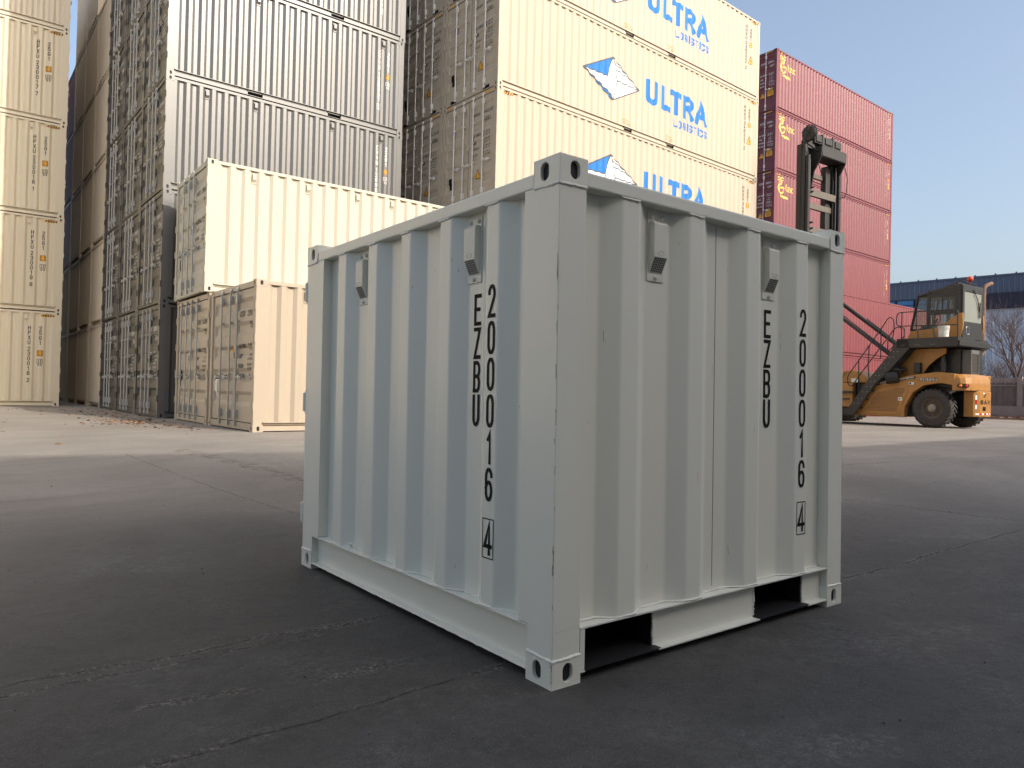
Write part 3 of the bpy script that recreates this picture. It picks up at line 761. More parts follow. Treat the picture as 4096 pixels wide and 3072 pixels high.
for c in range(2):
    for l in range(5):
        oy = 2.46*c; x = EX_-oy*math.sin(ET); y = EY_+oy*math.cos(ET)
        lab = ('cream container with blue lettering on its side, %s of the tall lettered stack' if c == 0 else 'shaded cream container with only its doors showing, %s behind the lettered stack') % NTH[l]
        t, pr, pd, DX, drs = container(lab, 'cream lettered containers' if c == 0 else 'cream containers behind the lettered stack', x, y, 2.896*l, ET, L=12.192, H=2.896, mat='cream', rods=(.57, 1.0, 1.43, 1.86), seam=1.219, rodmat='galvR',
                                       pockets=1.025, vents=(), hazard=True, nrec=5)
        d = Decal(); door_mark(d, 'HHXU', en[c][l], '45G1' if c == 0 else '45G3', 2.896, 'darktext', s0=1.33, tri=True); put_door(d, drs[0], pd, DX)
        d = Decal(); cx, cz = .52, 2.1
        d.stroke([(cx+.07*math.cos(k*.5236), cz+.1*math.sin(k*.5236)) for k in range(13)], .018, 'blue'); d.glyph('I', cx-.03, cz-.05, .06, .1, .02, 'blue')
        d.rect(.33, .55, .47, .86, 'ink'); put_door(d, drs[1], pd, DX)
        d = Decal(); d.rect(.35, .035, .62, .12, 'ink'); d.rect(W_-.62, .035, W_-.35, .12, 'ink')
        d.build('sill_slot', lambda s, t_: (.005, W_-s, t_), t)
        if c == 0:
            d = Decal(); ultra_mark(d, 0); put_side(d, t, pr, 'logo')
            d = Decal(); ultra_text(d); put_side(d, t, pr, 'lettering')
            d = Decal()
            for px in (5.0, 7.07): 
                d.text('EMPTY', px-.17, .33, .045, 'orangetext', w=.05, gap=.02, st=.012); d.text('LIFT ONLY', px-.17, .23, .07, 'orangetext', w=.03, gap=.012, st=.012)
            put_side(d, t, pr); d = Decal()
            z = d.vtext('HHXU', 11.36, 2.55, .115, .135, .062, .015, 'darktext'); z = d.vtext(en[0][l], 11.36, z-.05, .115, .135, .062, .015, 'darktext'); d.glyph('2', 11.33, z-.2, .062, .115, .015, 'darktext')
            z = d.vtext('45G1', 11.645, 2.5, .1, .12, .06, .015, 'darktext')
            put_side(d, t, pr); d = Decal()
            d.rect(11.58, z-.22, 11.71, z-.04, 'yellow'); d.frame(11.585, z-.215, 11.705, z-.045, .01, 'ink'); d.text('9.6', 11.6, z-.16, .05, 'ink', w=.025, gap=.008, st=.008)
            d.poly([(11.52, 1.2), (11.80, 1.2), (11.66, 1.5)], 'ink'); d.poly([(11.55, 1.215), (11.77, 1.215), (11.66, 1.46)], 'yellow')
            d.glyph('I', 11.63, 1.24, .06, .13, .02, 'ink')
            put_side(d, t, pr, 'sticker')
# --- maroon forty-foot stack and the low red stack before it
FX, FY, FT = 30.68, 20.02, R(1.44)
fn = ['260431', '260434', '260435', '260438', '260437', '260436']; fc = ['5', '0', '2', '4', '9', '3']
def curl(d, cx, cz, r, w, mat, a0=0, a1=360, sx=1):
    n = 14; d.stroke([(cx+sx*r*math.cos(R(a0+(a1-a0)*k/n)), cz+r*math.sin(R(a0+(a1-a0)*k/n))) for k in range(n+1)], w, mat)
def fiz_mark(d):
    y = 'logoyellow'; z = lambda q: q-14.48
    curl(d, .42, z(17.05), .07, .042, y, -150, 150); curl(d, .70, z(17.07), .075, .042, y, 20, 330)
    d.stroke([(.47, z(16.96)), (.50, z(16.83)), (.57, z(16.78)), (.66, z(16.84)), (.68, z(16.96))], .055, y)
    d.stroke([(.44, z(16.80)), (.40, z(16.60)), (.46, z(16.42)), (.62, z(16.36)), (.80, z(16.46)), (.88, z(16.66)), (.60, z(16.66)), (.52, z(16.56))], .075, y)
    d.poly([(.52, z(16.27)), (.80, z(16.16)), (1.24, z(16.18)), (1.22, z(16.27)), (.9, z(16.28))], y)
    x = .98
    for ch, p, adv in (('f', '2.6,5.4 2,6 1.2,5.4 1.2,0;.2,3.8 2.4,3.8', .13), ('i', '1,0 1,4;1,5.2 1,6', .085), ('z', '0,4 4,4 0,0 4,0', .165), ('o', '1,0 3,0 4,1 4,3 3,4 1,4 0,3 0,1 1,0', .17), ('c', '4,3.4 3.2,4 1,4 0,3 0,1 1,0 3.2,0 4,.6', .16)):
        for pl in p.split(';'):
            q = [tuple(float(k) for k in s.split(',')) for s in pl.split()]
            d.stroke([(x+a*.031, z(16.56)+b*.05) for a, b in q], .034, y)
        x += adv
for l in range(6):
    t, pr, pd, DX, drs = container('maroon container with yellow logo, %s of the tall maroon stack' % NTH[l], 'maroon containers in the tall stack', FX, FY, 2.896*l, FT, L=12.192, H=2.896, mat='red', pockets=0, rods=(.57, 1.0, 1.43, 1.86), seam=1.219, rodmat='galvR', vents=(), hazard=True)
    d = Decal(); door_mark(d, 'YZCU', fn[l]+' '+fc[l], '45G1', 2.896, 'whitetext', s0=1.5)
    d.rect(1.95, .72, 2.27, 1.10, 'yellow'); d.text('CAUTION', 1.98, 1.0, .05, 'ink', w=.025, gap=.012, st=.01); d.text('9.6', 2.03, .87, .08, 'ink', w=.04, gap=.012, st=.012); d.text('HIGH', 2.04, .78, .05, 'ink', w=.03, gap=.012, st=.01)
    d.poly([(1.55, .70), (1.85, .70), (1.70, .95)], 'yellow'); put_door(d, drs[0], pd, DX)
    d = Decal(); fiz_mark(d); put_side(d, t, pr, 'logo'); d = Decal()
    z = d.vtext('YZCU', 11.49, 2.55, .12, .15, .07, .02, 'whitetext'); z = d.vtext(fn[l]+fc[l], 11.49, z-.05, .12, .15, .07, .02, 'whitetext')
    z = d.vtext('45G1', 11.76, 2.5, .1, .13, .07, .02, 'whitetext')
    d.rect(11.70, z-.22, 11.84, z-.06, 'yellow'); d.frame(11.70, z-.42, 11.84, z-.30, .015, 'whitetext'); d.text('IC', 11.73, z-.40, .08, 'whitetext', w=.035, gap=.02, st=.014)
    d.poly([(11.68, 1.36), (11.9, 1.36), (11.88, 1.66)], 'yellow')
    put_side(d, t, pr)
for l in range(2):
    container('plain red container behind the orange machine, %s of the low stack' % NTH[l], 'red containers in the low stack', 31.6, 17.56, 2.85*l, FT, L=12.192, H=2.85, mat='redG', rods=(.57, 1.0, 1.43, 1.86), seam=1.219, rodmat='galvR', vents=(), pockets=0)

# ------------------------------------------------------------------ the small light grey container in front
BW, BL, BH = 1.9594, 2.3178, 1.91
hb = thing('mini_container', 'small light grey container marked EZBU 200016 4 in the foreground', 'container')
hb.location = (1.7081, 1.9576, Q0); hb.rotation_euler = (R(-.4633), R(-.1430), R(-.0052))
HM = M['hero']
def arc_profile(p, r=.009, n=4):
    out = [p[0]]
    for a, b, c in zip(p, p[1:], p[2:]):
        a, b, c = Vector(a), Vector(b), Vector(c); u = (a-b).normalized(); v = (c-b).normalized()
        p0, p1 = b+u*r, b+v*r
        for k in range(n+1):
            f = k/n; out.append(tuple((p0*(1-f)+b*f)*(1-f)+(b*(1-f)+p1*f)*f))
    return out+[p[-1]]
di, do = .058, .009
def wall_profile(start, outs, end, sl=.080):
    p = [(start, di)]
    for a, b in outs: p += [(a-sl, di), (a, do), (b, do), (b+sl, di)]
    return p+[(end, di)]
pl = wall_profile(.19, [(.372, .454), (.726, .812), (1.082, 1.168), (1.424, 1.518), (1.794, 1.890)], 2.09)
prr = wall_profile(.12, [(.332, .428), (.733, .827), (1.135, 1.229), (1.533, 1.629)], 1.84)
ZB, ZT = .199, 1.81
sheet(arc_profile(pl), ZB, ZT, lambda y, d, z: (d, y, z)).build('side_panel', HM, hb)
sheet(arc_profile(prr), ZB, ZT, lambda x, d, z: (x, d, z)).build('end_panel', HM, hb)
sheet(arc_profile(pl), ZB, ZT, lambda y, d, z: (BW-d, y, z)).build('side_panel', HM, hb)
mb = MB(); mb.box(.03, BW-.03, .03, BL-.03, 1.835, 1.85); mb.build('roof_panel', HM, hb)
mb = MB(); mb.box(.076, BW-.076, .076, BL-.076, .186, .196); mb.build('floor', HM, hb)
for ex in (0, 1):
    for fy in (0, 1):
        for top in (0, 1):
            me = casting_mesh('corner_casting', HM, .137, .148, .102, -1 if ex else 1, -1 if fy else 1, -1 if top else 1,
                              (.084, .051, .0235, .034), (.074, .050, .0235, .034), seg=28, depth=.014)
            o = link('corner_casting', me, hb); o.location = (ex*BW, fy*BL, top*BH)
# casting slots end in a black plate, painted dark for their unlit inside
        x0, x1 = (.003, .133) if ex == 0 else (BW-.133, BW-.003)
        y0, y1 = (.003, .202) if fy == 0 else (BL-.236, BL-.003)
        mb = MB(); mb.box(x0, x1, y0, y1, .2005, 1.8085)
        y0b, y1b = (.003, .1465) if fy == 0 else (BL-.1465, BL-.003)
        mb.box(x0, x1, y0b, y1b, .101, .2005)
        mb.build('corner_post', HM, hb)
def wobble_tube(mb, pts, r, jr=.35, jp=.004, step=.012, n=7):
    out = []; rs = []
    for a, b in zip(pts, pts[1:]):
        a, b = Vector(a), Vector(b); k = max(1, int((b-a).length/step))
        for i in range(k):
            out.append(a+(b-a)*i/k+Vector((random.uniform(-jp, jp), random.uniform(-jp, jp), random.uniform(-jp, jp)))); rs.append(r*(1+random.uniform(-jr, jr)))
    out.append(Vector(pts[-1])); rs.append(r)
    mb.tube(out, rs, n)
for ex in (0, 1):
    for fy in (0, 1):
        sx, sy = (1, -1)[ex], (1, -1)[fy]; ox, oy = ex*BW, fy*BL
        for z in (.103, 1.807):
            mb = MB(); e = .003
            wobble_tube(mb, [(ox+sx*e, oy+sy*.146, z), (ox+sx*e, oy+sy*e, z-.004), (ox+sx*.136, oy+sy*e, z)], .0058, .3, .0018, .009)
            mb.build('weld_bead', M['weld'], hb, smooth=True)
# rails
mb = MB(); mb.box(.004, .062, .147, BL-.147, 1.809, 1.868); mb.build('top_rail', HM, hb, bevel=.008, segs=3)
mb = MB(); mb.box(BW-.062, BW-.004, .147, BL-.147, 1.809, 1.868); mb.build('top_rail', HM, hb, bevel=.008, segs=3)
mb = MB(); mb.box(.136, BW-.136, .004, .062, 1.809, 1.868); mb.build('end_rail', HM, hb, bevel=.008, segs=3)
mb = MB(); mb.box(.136, BW-.136, BL-.062, BL-.004, 1.809, 1.868); mb.build('end_rail', HM, hb, bevel=.008, segs=3)
for fx in (0, 1):
    X = (lambda x: BW-x) if fx else (lambda x: x)
    mb = MB()
    def bx(a, b, c, d, e, f): mb.box(min(X(a), X(b)), max(X(a), X(b)), c, d, e, f)
    bx(.003, .075, .1475, BL-.1475, .191, .1985); bx(.040, .048, .1475, BL-.1475, .040, .191); bx(.001, .0480, .1475, BL-.1475, .033, .040)
    bx(.0, .137, .1475, .150, .104, .19) if False else None
    mb.build('bottom_rail', HM, hb)
    # lip of paint and weld under the rail
    mb = MB(); pts = [(X(.003+random.uniform(-.001, .0015)), .15+k*(BL-.3)/90, .036+random.uniform(-.0012, .001)) for k in range(91)]
    mb.tube(pts, [.0035+random.uniform(-.0005, .0015) for _ in pts], 6); mb.build('weld_bead', M['weld'], hb)
PK = [(.161, .567), (1.252, 1.654)]
for fy in (0, 1):
    Y = (lambda y: BL-y) if fy else (lambda y: y)
    mb = MB()
    def by(a, b, c, d, e, f): mb.box(a, b, min(Y(c), Y(d)), max(Y(c), Y(d)), e, f)
    by(.1365, BW-.1365, .003, .075, .1905, .198)
    xs = [.1365, PK[0][0], PK[0][1], PK[1][0], PK[1][1], BW-.1365]
    for a, b in ((xs[0], xs[1]), (xs[2], xs[3]), (xs[4], xs[5])):
        by(a, b, .040, .048, .040, .1905); by(a, b, .001, .048, .033, .040)
    for a, b in PK: by(a, b, .040, .048, .180, .1905)
    by(.1375, .1605, .004, .0395, .0415, .1900)
    mb.build('end_sill', HM, hb)
    for a, b in PK:
        mb = MB(); y0, y1 = Y(.0405), Y(BL*.45); z0, z1 = .042, .1805
        mb.add([(a, y0, z0), (b, y0, z0), (b, y0, z1), (a, y0, z1), (a, y1, z0), (b, y1, z0), (b, y1, z1), (a, y1, z1)],
               [(0, 1, 5, 4), (1, 2, 6, 5), (2, 3, 7, 6), (3, 0, 4, 7), (4, 5, 6, 7)])
        mb.box(a-.004, b+.012, min(Y(.002), Y(.0405)), max(Y(.002), Y(.0405)), .036, .0415)
        mb.build('forklift_pocket', M['tunnel'], hb)
        if fy == 0:
            mb = MB()
            for zz in (0, 1):
                for xx in (a, b):
                    wobble_tube(mb, [(xx, .039, .05), (xx, .039, .178)], .004, .5, .002, .007)
            mb.build('weld_bead', M['weld'], hb)
# bead of weld and sealant where the folded walls meet the sill
mb = MB(); wobble_tube(mb, [(d-.004, y, ZB+.003) for y, d in pl],   .0042, .4, .0016, .02); mb.build('weld_bead', M['weld'], hb, smooth=True)
mb = MB(); wobble_tube(mb, [(x, d-.004, ZB+.003) for x, d in prr],   .0042, .4, .0016, .02); mb.build('weld_bead', M['weld'], hb, smooth=True)
mb = MB(); [wobble_tube(mb, [(do-.002, a+.004, ZT-.002), (do-.002, b+.01, ZT-.002)], .0045, .4, .0015, .012) for (y0_, d0_), (y1_, d1_) in zip(pl, pl[1:]) if d0_ == do and d1_ == do for a, b in ((y0_, y1_),)]; mb.build('weld_bead', M['weld'], hb, smooth=True)
mb = MB(); [wobble_tube(mb, [(a-.01, do-.002, ZT-.002), (b-.004, do-.002, ZT-.002)], .0045, .4, .0015, .012) for (y0_, d0_), (y1_, d1_) in zip(prr, prr[1:]) if d0_ == do and d1_ == do for a, b in ((y0_, y1_),)]; mb.build('weld_bead', M['weld'], hb, smooth=True)
# thin seam, darker grey than the panel
mb = MB(); mb.box(.967, .970, di-.0012, di+.002, ZB+.02, ZT-.01); mb.build('panel_seam', flat('seam_grey', (.2, .2, .2), .7), hb)
mb = MB(); mb.tube([(.03, 1.69, .203), (.028, 1.69, .222), (.018, 1.675, .232), (.006, 1.66, .228)], .005, 8); mb.build('lashing_hook', M['weld'], hb, smooth=True)
# ventilators
def vent(y_or_x, side):
    t = Matrix.Translation((di, y_or_x, 1.655)) @ Matrix.Rotation(R(-90), 4, 'Z') if side else Matrix.Translation((y_or_x, di, 1.655))
    mb = MB(); mb.box(-.050, .050, -.005, .0, -.143, .137)
    p = mb.xform(t).build('vent', M['vent'], hb, bevel=.003, segs=1)
    z1, z0, zb, dp = .098, -.045, -.108, -.035
    mb = MB(); mb.prism([(-.005, z1), (dp+.008, z1), (dp, z1-.01), (dp, z0), (-.006, zb), (-.005, zb)], -.040, .040, 'x')
    mb.xform(t).build('vent_hood', M['vent'], p, bevel=.006, segs=2)
    mb = MB(); u = Vector((0, -.006-dp, zb-z0)); L = u.length; u.normalize(); nrm = Vector((0, -1, 0)); nrm = Vector((0, u.z, -u.y)); 
    if nrm.y > 0: nrm = -nrm
    for i in range(7):
        for j in range(7):
            c = Vector((-.0297+.0099*i, dp, z0))+u*(L*(.09+.128*j))+nrm*.0008
            a = Vector((.0034, 0, 0)); b = u*.0034
            mb.add([c-a-b, c+a-b, c+a+b, c-a+b], [(0, 1, 2, 3)])
    mb.xform(t).build('grille_hole', M['tunnel'], p)['label'] = 'dark perforations in the slanted mouth of the vent'
    mb = MB()
    for (rx, rz) in ((-.03, .118), (.03, .118), (0, -.126)):
        mb.lathe([(0, -.016), (.005, -.0155), (.009, -.010), (.011, -.005)], (rx, 0, rz), 'y', 12)
    mb.xform(t).build('rivet', M['vent'], p, smooth=True)
    mb = MB(); n = 16; pts = [(.010*math.copysign(1, math.cos(2*math.pi*(k+.5)/n))+.008*math.cos(2*math.pi*(k+.5)/n), dp-.0006, -.028+.008*math.sin(2*math.pi*(k+.5)/n)) for k in range(n+1)]
    mb.tube(pts, .0012, 5, False); mb.xform(t).build('vent_emboss', M['vent'], p)
for q in (.603, 1.657): vent(q, 1)
for q in (.568, 1.366): vent(q, 0)
# lettering
def hero_marks(cx1, cx2, mp, cuts, w, sgn):
    h = .134
    d = Decal(); d.vtext('EZBU', cx1, 1.466, h, .1415, w, .0165, 'ink'); d.build('marking', mp, hb, cuts=cuts, axis=0)
    d = Decal(); d.vtext('200016', cx2, 1.484, h, .1468, w, .0165, 'ink')
    d.build('marking', mp, hb, cuts=cuts, axis=0)
    d = Decal(); d.frame(cx2-.038, .388, cx2+.038, .548, .0045, 'ink'); d.glyph('4', cx2-w/2-.003, .402, w+.006, h, .0165, 'ink')
    return d.build('marking', mp, hb, cuts=cuts, axis=0)
hero_marks(-.580, -.412, lambda s, t: (depth_at(pl, -s)-.0012, -s, t), [-p[0] for p in pl], .052, 1)
hero_marks(1.366, 1.590, lambda s, t: (s, depth_at(prr, s)-.0012, t), [p[0] for p in prr], .056, 1)
rs_ = random.Random(21)
d = Decal()
for k in range(26):
    z = rs_.uniform(.25, 1.5) if k < 18 else rs_.uniform(.02, .09); L = rs_.uniform(.01, .07)*(1 if k < 18 else .3); y = rs_.uniform(.0015, .008)
    d.stroke([(-y, z), (-y+rs_.uniform(-.002, .002), z+L*.5), (-y+rs_.uniform(-.002, .002), z+L)], rs_.uniform(.0012, .0032), 'scrape')
d.build('scrape_mark', lambda s, t: (.0022 if t > .103 else -.0006, -s, t), hb)
d = Decal()
for k in range(16):
    x = rs_.uniform(.2, 1.75); z = rs_.uniform(.3, 1.7); L = rs_.uniform(.01, .05)
    d.stroke([(x, z), (x+rs_.uniform(-.003, .003), z-L)], rs_.uniform(.0008, .0016), 'scrape')
d.build('scrape_mark', lambda s, t: (s, depth_at(prr, s)-.0008, t), hb, cuts=[p[0] for p in prr], axis=0)
d = Decal()
for k in range(14):
    y = rs_.uniform(.25, 2.05); z = rs_.uniform(.3, 1.7); L = rs_.uniform(.006, .03)
    d.stroke([(-y, z), (-y+rs_.uniform(-.003, .003), z-L)], rs_.uniform(.0008, .0018), 'scrape')
d.build('scrape_mark', lambda s, t: (depth_at(pl, -s)-.0008, -s, t), hb, cuts=[-p[0] for p in pl], axis=0)
# doors at the far end
for a, b in ((.134, BW/2-.003), (BW/2+.003, BW-.134)):
    mb = MB(); mb.box(a, b, BL-.045, BL-.012, .2, 1.8); dr = mb.build('door', HM, hb)
    for k in (.3, .7):
        x = a+(b-a)*k; mb = MB(); mb.tube([(x, BL+.006, .12), (x, BL+.006, 1.86)], .013, 8)
        for z in (.16, .6, 1.1, 1.5, 1.82): mb.box(x-.03, x+.03, BL-.012, BL+.02, z-.02, z+.02)
        mb.build('locking_rod', M['galv'], dr)
    xh = .010 if a < .5 else BW-.010
    for z0, z1 in ((1.586, 1.70), (.923, 1.034), (.259, .371)):
        mb = MB(); mb.tube([(xh, BL+.012, z0), (xh, BL+.012, z1)], .016, 10); mb.tube([(xh, BL+.007, z0-.012), (xh, BL+.007, z1+.012)], .007, 8)
        mb.build('hinge', M['galv'] if False else HM, dr)
# ------------------------------------------------------------------ the yellow container handler
VX, VY = 24.698, 9.807
hv = thing('container_handler', 'orange empty-container handler with black mast parked before the red containers', 'forklift', (VX, VY, 0), R(87))
MO, MK, MM = M['mach'], M['machblack'], M['mast']
# lower side panels with wheel arch (both sides), counterweight and rear fender
arch = [(-.62, 1.29), (-.25, 1.36), (.23, 1.28), (.55, 1.05), (.78, .61), (.81, .29), (2.45, .29), (1.66, 1.33), (1.41, 1.43), (.56, 1.60), (.40, 1.615), (-.13, 1.68), (-.39, 1.66), (-.66, 1.63)]
for s in (1, -1):
    mb = MB(); mb.prism(arch, s*.95, s*1.2, 'y'); o = mb.build('side_panel', MO, hv, bevel=.02)
    if s == 1: side = o
plan = [(-.60, 1.2), (-.60, -1.2), (-.68, -1.0), (-.80, -.78), (-.92, -.52), (-1.0, -.20), (-1.03, .4), (-1.01, .9), (-.94, 1.10), (-.82, 1.19)]
mb = MB(); mb.prism(plan, 1.14, 1.36, 'z')
top = [(x*.985 if x < -.7 else x, y*.985) for x, y in plan]; top2 = [(max(x, -.95) if x < -.7 else x, y*.86) for x, y in plan]
n = len(plan); zt = lambda x: 1.63 if x > -.7 else 1.52
mb.add([(x, y, 1.36) for x, y in plan]+[(x+.03 if x < -.7 else x, y*.98, 1.50) for x, y in plan]+[(x+.16 if x < -.7 else x, y*.90, 1.625) for x, y in plan],
       [(i, (i+1) % n, n+(i+1) % n, n+i) for i in range(n)]+[(n+i, n+(i+1) % n, 2*n+(i+1) % n, 2*n+i) for i in range(n)]+[tuple(range(2*n, 3*n))])
mb.build('counterweight', MO, hv, bevel=.012)
mb = MB(); mb.prism([(-.66, .62), (-.66, -.62), (-.86, -.56), (-1.00, -.36), (-1.08, .05), (-1.04, .46), (-.93, .62)], .37, 1.134, 'z'); cw = mb.build('rear_block', MO, hv, bevel=.02)
mb = MB(); mb.prism([(-.59, 1.26), (-.25, 1.35), (.23, 1.27), (.53, 1.05), (.75, .61), (.78, .30), (.95, .30), (.95, 1.5), (-.59, 1.5)], -.94, .94, 'y'); mb.build('chassis', MK, hv)
mb = MB(); mb.box(.9, 4.2, -.94, .94, .35, 1.35); mb.box(-.6, .75, -.25, .25, .35, 1.0); mb.tube([(0, -.95, .59), (0, .95, .59)], .14, 10); mb.build('frame', MK, hv)
# perforated bonnet panel
def in_poly(p, q):
    c = False
    for i in range(len(q)):
        a, b = q[i], q[i-1]
        if (a[1] > p[1]) != (b[1] > p[1]) and p[0] < (b[0]-a[0])*(p[1]-a[1])/(b[1]-a[1])+a[0]: c = not c
    return c
pan = [(2.26, .36), (.92, .36), (.88, .62), (.68, 1.08), (.68, 1.30), (1.69, 1.17)]
mb = MB(); mb.prism(pan, 1.2, 1.212, 'y'); gp = mb.build('engine_door', MO, hv, bevel=.006)
grl = [(2.07, .46), (1.03, .46), (.76, 1.20), (1.05, 1.19), (1.62, 1.06)]
d = Decal()
z = .47; r = 0
while z < 1.2:
    x = .74+(r % 2)*.024
    while x < 2.1:
        if in_poly((x, z), grl):
            d.poly([(-x+.015*math.cos(k*1.0472), z+.015*math.sin(k*1.0472)) for k in range(6)], 'tunnel')
        x += .048
    z += .0416; r += 1
vm = lambda s, t: (-s, 1.2145, t)
g_ = d.build('ventilation_grille', vm, gp); g_['label'] = 'panel of round black holes'
d = Decal(); d.frame(-2.22, .385, -.90, .392, .003, 'machblack') if False else None
for (x, zz) in ((1.78, 1.09), (1.98, .82), (2.17, .54)): d.rect(-x-.03, zz-.035, -x+.03, zz+.035, 'machblack')
d.build('latch', lambda s, t: (-s, 1.214, t), gp)
sidemap = lambda s, t: (-s, 1.2155, t)
d = Decal(); d.rect(-.98, .80, -.86, .91, 'plastic'); d.rect(-.95, .83, -.92, .88, 'ink'); d.build('sticker', sidemap, gp)
d = Decal(); d.rect(-.66, 1.30, -.50, 1.38, 'plastic'); d.rect(-.64, 1.31, -.59, 1.37, 'ink'); d.build('sticker', sidemap, side)
d = Decal()
d.poly([(-1.72, 1.255), (-1.33, 1.365), (-1.30, 1.41), (-1.66, 1.31)], 'ink')
d.build('name_strip', sidemap, side); d = Decal(); d.poly([(-.98, 1.425), (-.46, 1.50), (-.46, 1.555), (-.94, 1.47)], 'ink')
d.build('name_strip', sidemap, side); d = Decal(); d.poly([(-.34, 1.415), (.17, 1.435), (.18, 1.51), (-.33, 1.49)], 'plate')
d.text('SF3-FBJ07816', -.32, 1.425, .065, 'whitetext', w=.03, gap=.012, st=.010)
sk = {}
d2 = Decal(); d2.text('SDCY90K7H1', -.93, 1.445, .045, 'whitetext', w=.032, gap=.012, st=.010); d2.text('SANY', -1.55, 1.315, .045, 'whitetext', w=.035, gap=.012, st=.010)
d.build('licence_plate', sidemap, side)
d2.build('marking', lambda s, t: (-s, 1.2165, t+(s+.93)*.14 if s > -1.1 else t+(s+1.55)*.26), side)
# rear marks
def rear_map(s, t):
    # s runs from the near side (0) round to the far side along the rounded rear block
    path = [(-.80, .62), (-.93, .62), (-1.04, .46), (-1.08, .05), (-1.00, -.36)]
    L = 0
    for a, b in zip(path, path[1:]):
        l = math.hypot(b[0]-a[0], b[1]-a[1])
        if s <= L+l: f = (s-L)/l; return (a[0]+(b[0]-a[0])*f-.004, a[1]+(b[1]-a[1])*f+.003, t)
        L += l
    return (-1.07, -.665, t)
cutsr = [.13, .324, .736]
d = Decal(); d.text('SANY', .36, .74, .13, 'ink', w=.14, gap=.05, st=.03)
d.build('lettering', rear_map, cw, cuts=cutsr, axis=0); d = Decal()
for k in range(3): d.rect(.19, .60+.14*k, .24, .73+.14*k, 'redlens' if k == 1 else 'logowhite')
for k in range(7): d.rect(.2+.12*k, .43, .31+.12*k, .48, 'redlens' if k % 2 else 'logowhite')
d.rect(.48, .55, .64, .67, 'ink')
d.build('marking', rear_map, cw, cuts=cutsr, axis=0); d = Decal()
for (a, b) in ((.50, 1.05), (.57, 1.0), (.52, .95)): d.rect(a, b, a+.07, b+.04, 'logowhite' if b > 1 else 'ink')
d.build('marking', rear_map, cw, cuts=cutsr, axis=0)
mb = MB(); nn = Vector((-.53, .85, 0)).normalized(); tv = Vector((-.85, -.53, 0)).normalized()
base = Vector((-.885, 1.155, 1.275))
cap = [base+nn*.012+tv*(.12*math.copysign(1, math.cos(a))*.8+.055*math.cos(a))+Vector((0, 0, .055*math.sin(a))) for a in [k*2*math.pi/20+.01 for k in range(20)]]
mb.add(cap, [tuple(range(20))]); mb.add([c-nn*.08 for c in cap]+cap, [(i, (i+1) % 20, 20+(i+1) % 20, 20+i) for i in range(20)])
tl = mb.build('tail_light', MK, hv)
for k, mm in ((-.07, 'orangelens'), (.08, 'redlens')):
    c = base+nn*.02+tv*k
    mb = MB(); mb.lathe([(0, .03), (.025, .026), (.042, .012), (.045, -.01)], (0, 0, 0), 'y', 14)
    mb.xform(Matrix.Translation(c) @ nn.to_track_quat('Y', 'Z').to_matrix().to_4x4()); mb.build('lens', M[mm], tl, smooth=True)
# wheels
def wheel(u, v, out, r=.60, w=.40):
    mb = MB(); h = w/2
    prof = [(r*.52, -h*.85), (r*.60, -h), (r*.86, -h), (r*.93, -h*.86), (r*.945, 0), (r*.93, h*.86), (r*.86, h), (r*.60, h), (r*.52, h*.85)]
    mb.lathe(prof, (0, 0, 0), 'y', 40)
    n = 26
    for k in range(n):
        for s in (1, -1):
            a = 2*math.pi*(k+(0 if s > 0 else .5))/n; da = .072
            vs = []
            for rr in (r*.90, r):
                for (yy, sh, ww) in ((s*.01, -.05, .8), (s*h*.62, .03, 1), (s*h*1.01, .10, 1.1)):
                    rq = rr if abs(yy) < h*.9 else (rr if rr < r*.95 else r*.955)
                    for e in (-1, 1):
                        an = a+sh+e*da*ww*.62; vs.append((rq*math.cos(an), yy, rq*math.sin(an)))
            f = []
            for q in (0, 2): f += [(6+q, 7+q, 9+q, 8+q), (q, q+2, q+8, q+6), (q+1, q+7, q+9, q+3)]
            f += [(0, 6, 7, 1), (4, 5, 11, 10)]
            mb.add(vs, f)
    t = bpy.data.objects.new('wheel', None); COL.objects.link(t); t.parent = hv; t.location = (u, v, r-.005)
    mb.build('tyre', M['tyre'], t)
    mb = MB(); s = out
    mb.lathe([(r*.55, s*h*.86), (r*.50, s*h*.75), (r*.44, s*h*.62), (r*.42, s*h*.45), (r*.30, s*h*.42), (r*.27, s*h*.55), (.0, s*h*.55)], (0, 0, 0), 'y', 32)
    for k in range(10):
        a = k*.6283; mb.lathe([(.022, s*h*.42), (.022, s*(h*.42+.035)), (0, s*(h*.42+.04))], (r*.36*math.cos(a), 0, r*.36*math.sin(a)), 'y', 6)
    mb.build('rim', M['rim'], t, smooth=False)
    mb = MB(); mb.lathe([(r*.20, s*h*.55), (r*.19, s*h*.85), (r*.10, s*h*1.0), (r*.09, s*h*1.06), (0, s*h*1.06)], (0, 0, 0), 'y', 20); mb.build('hub', M['hubcap'], t, smooth=False)
wheel(0, .98, 1); wheel(0, -.98, -1)
for v in (1.55, 2.0): wheel(4.35, v, 1, .66, .40); wheel(4.35, -v, -1, .66, .40)
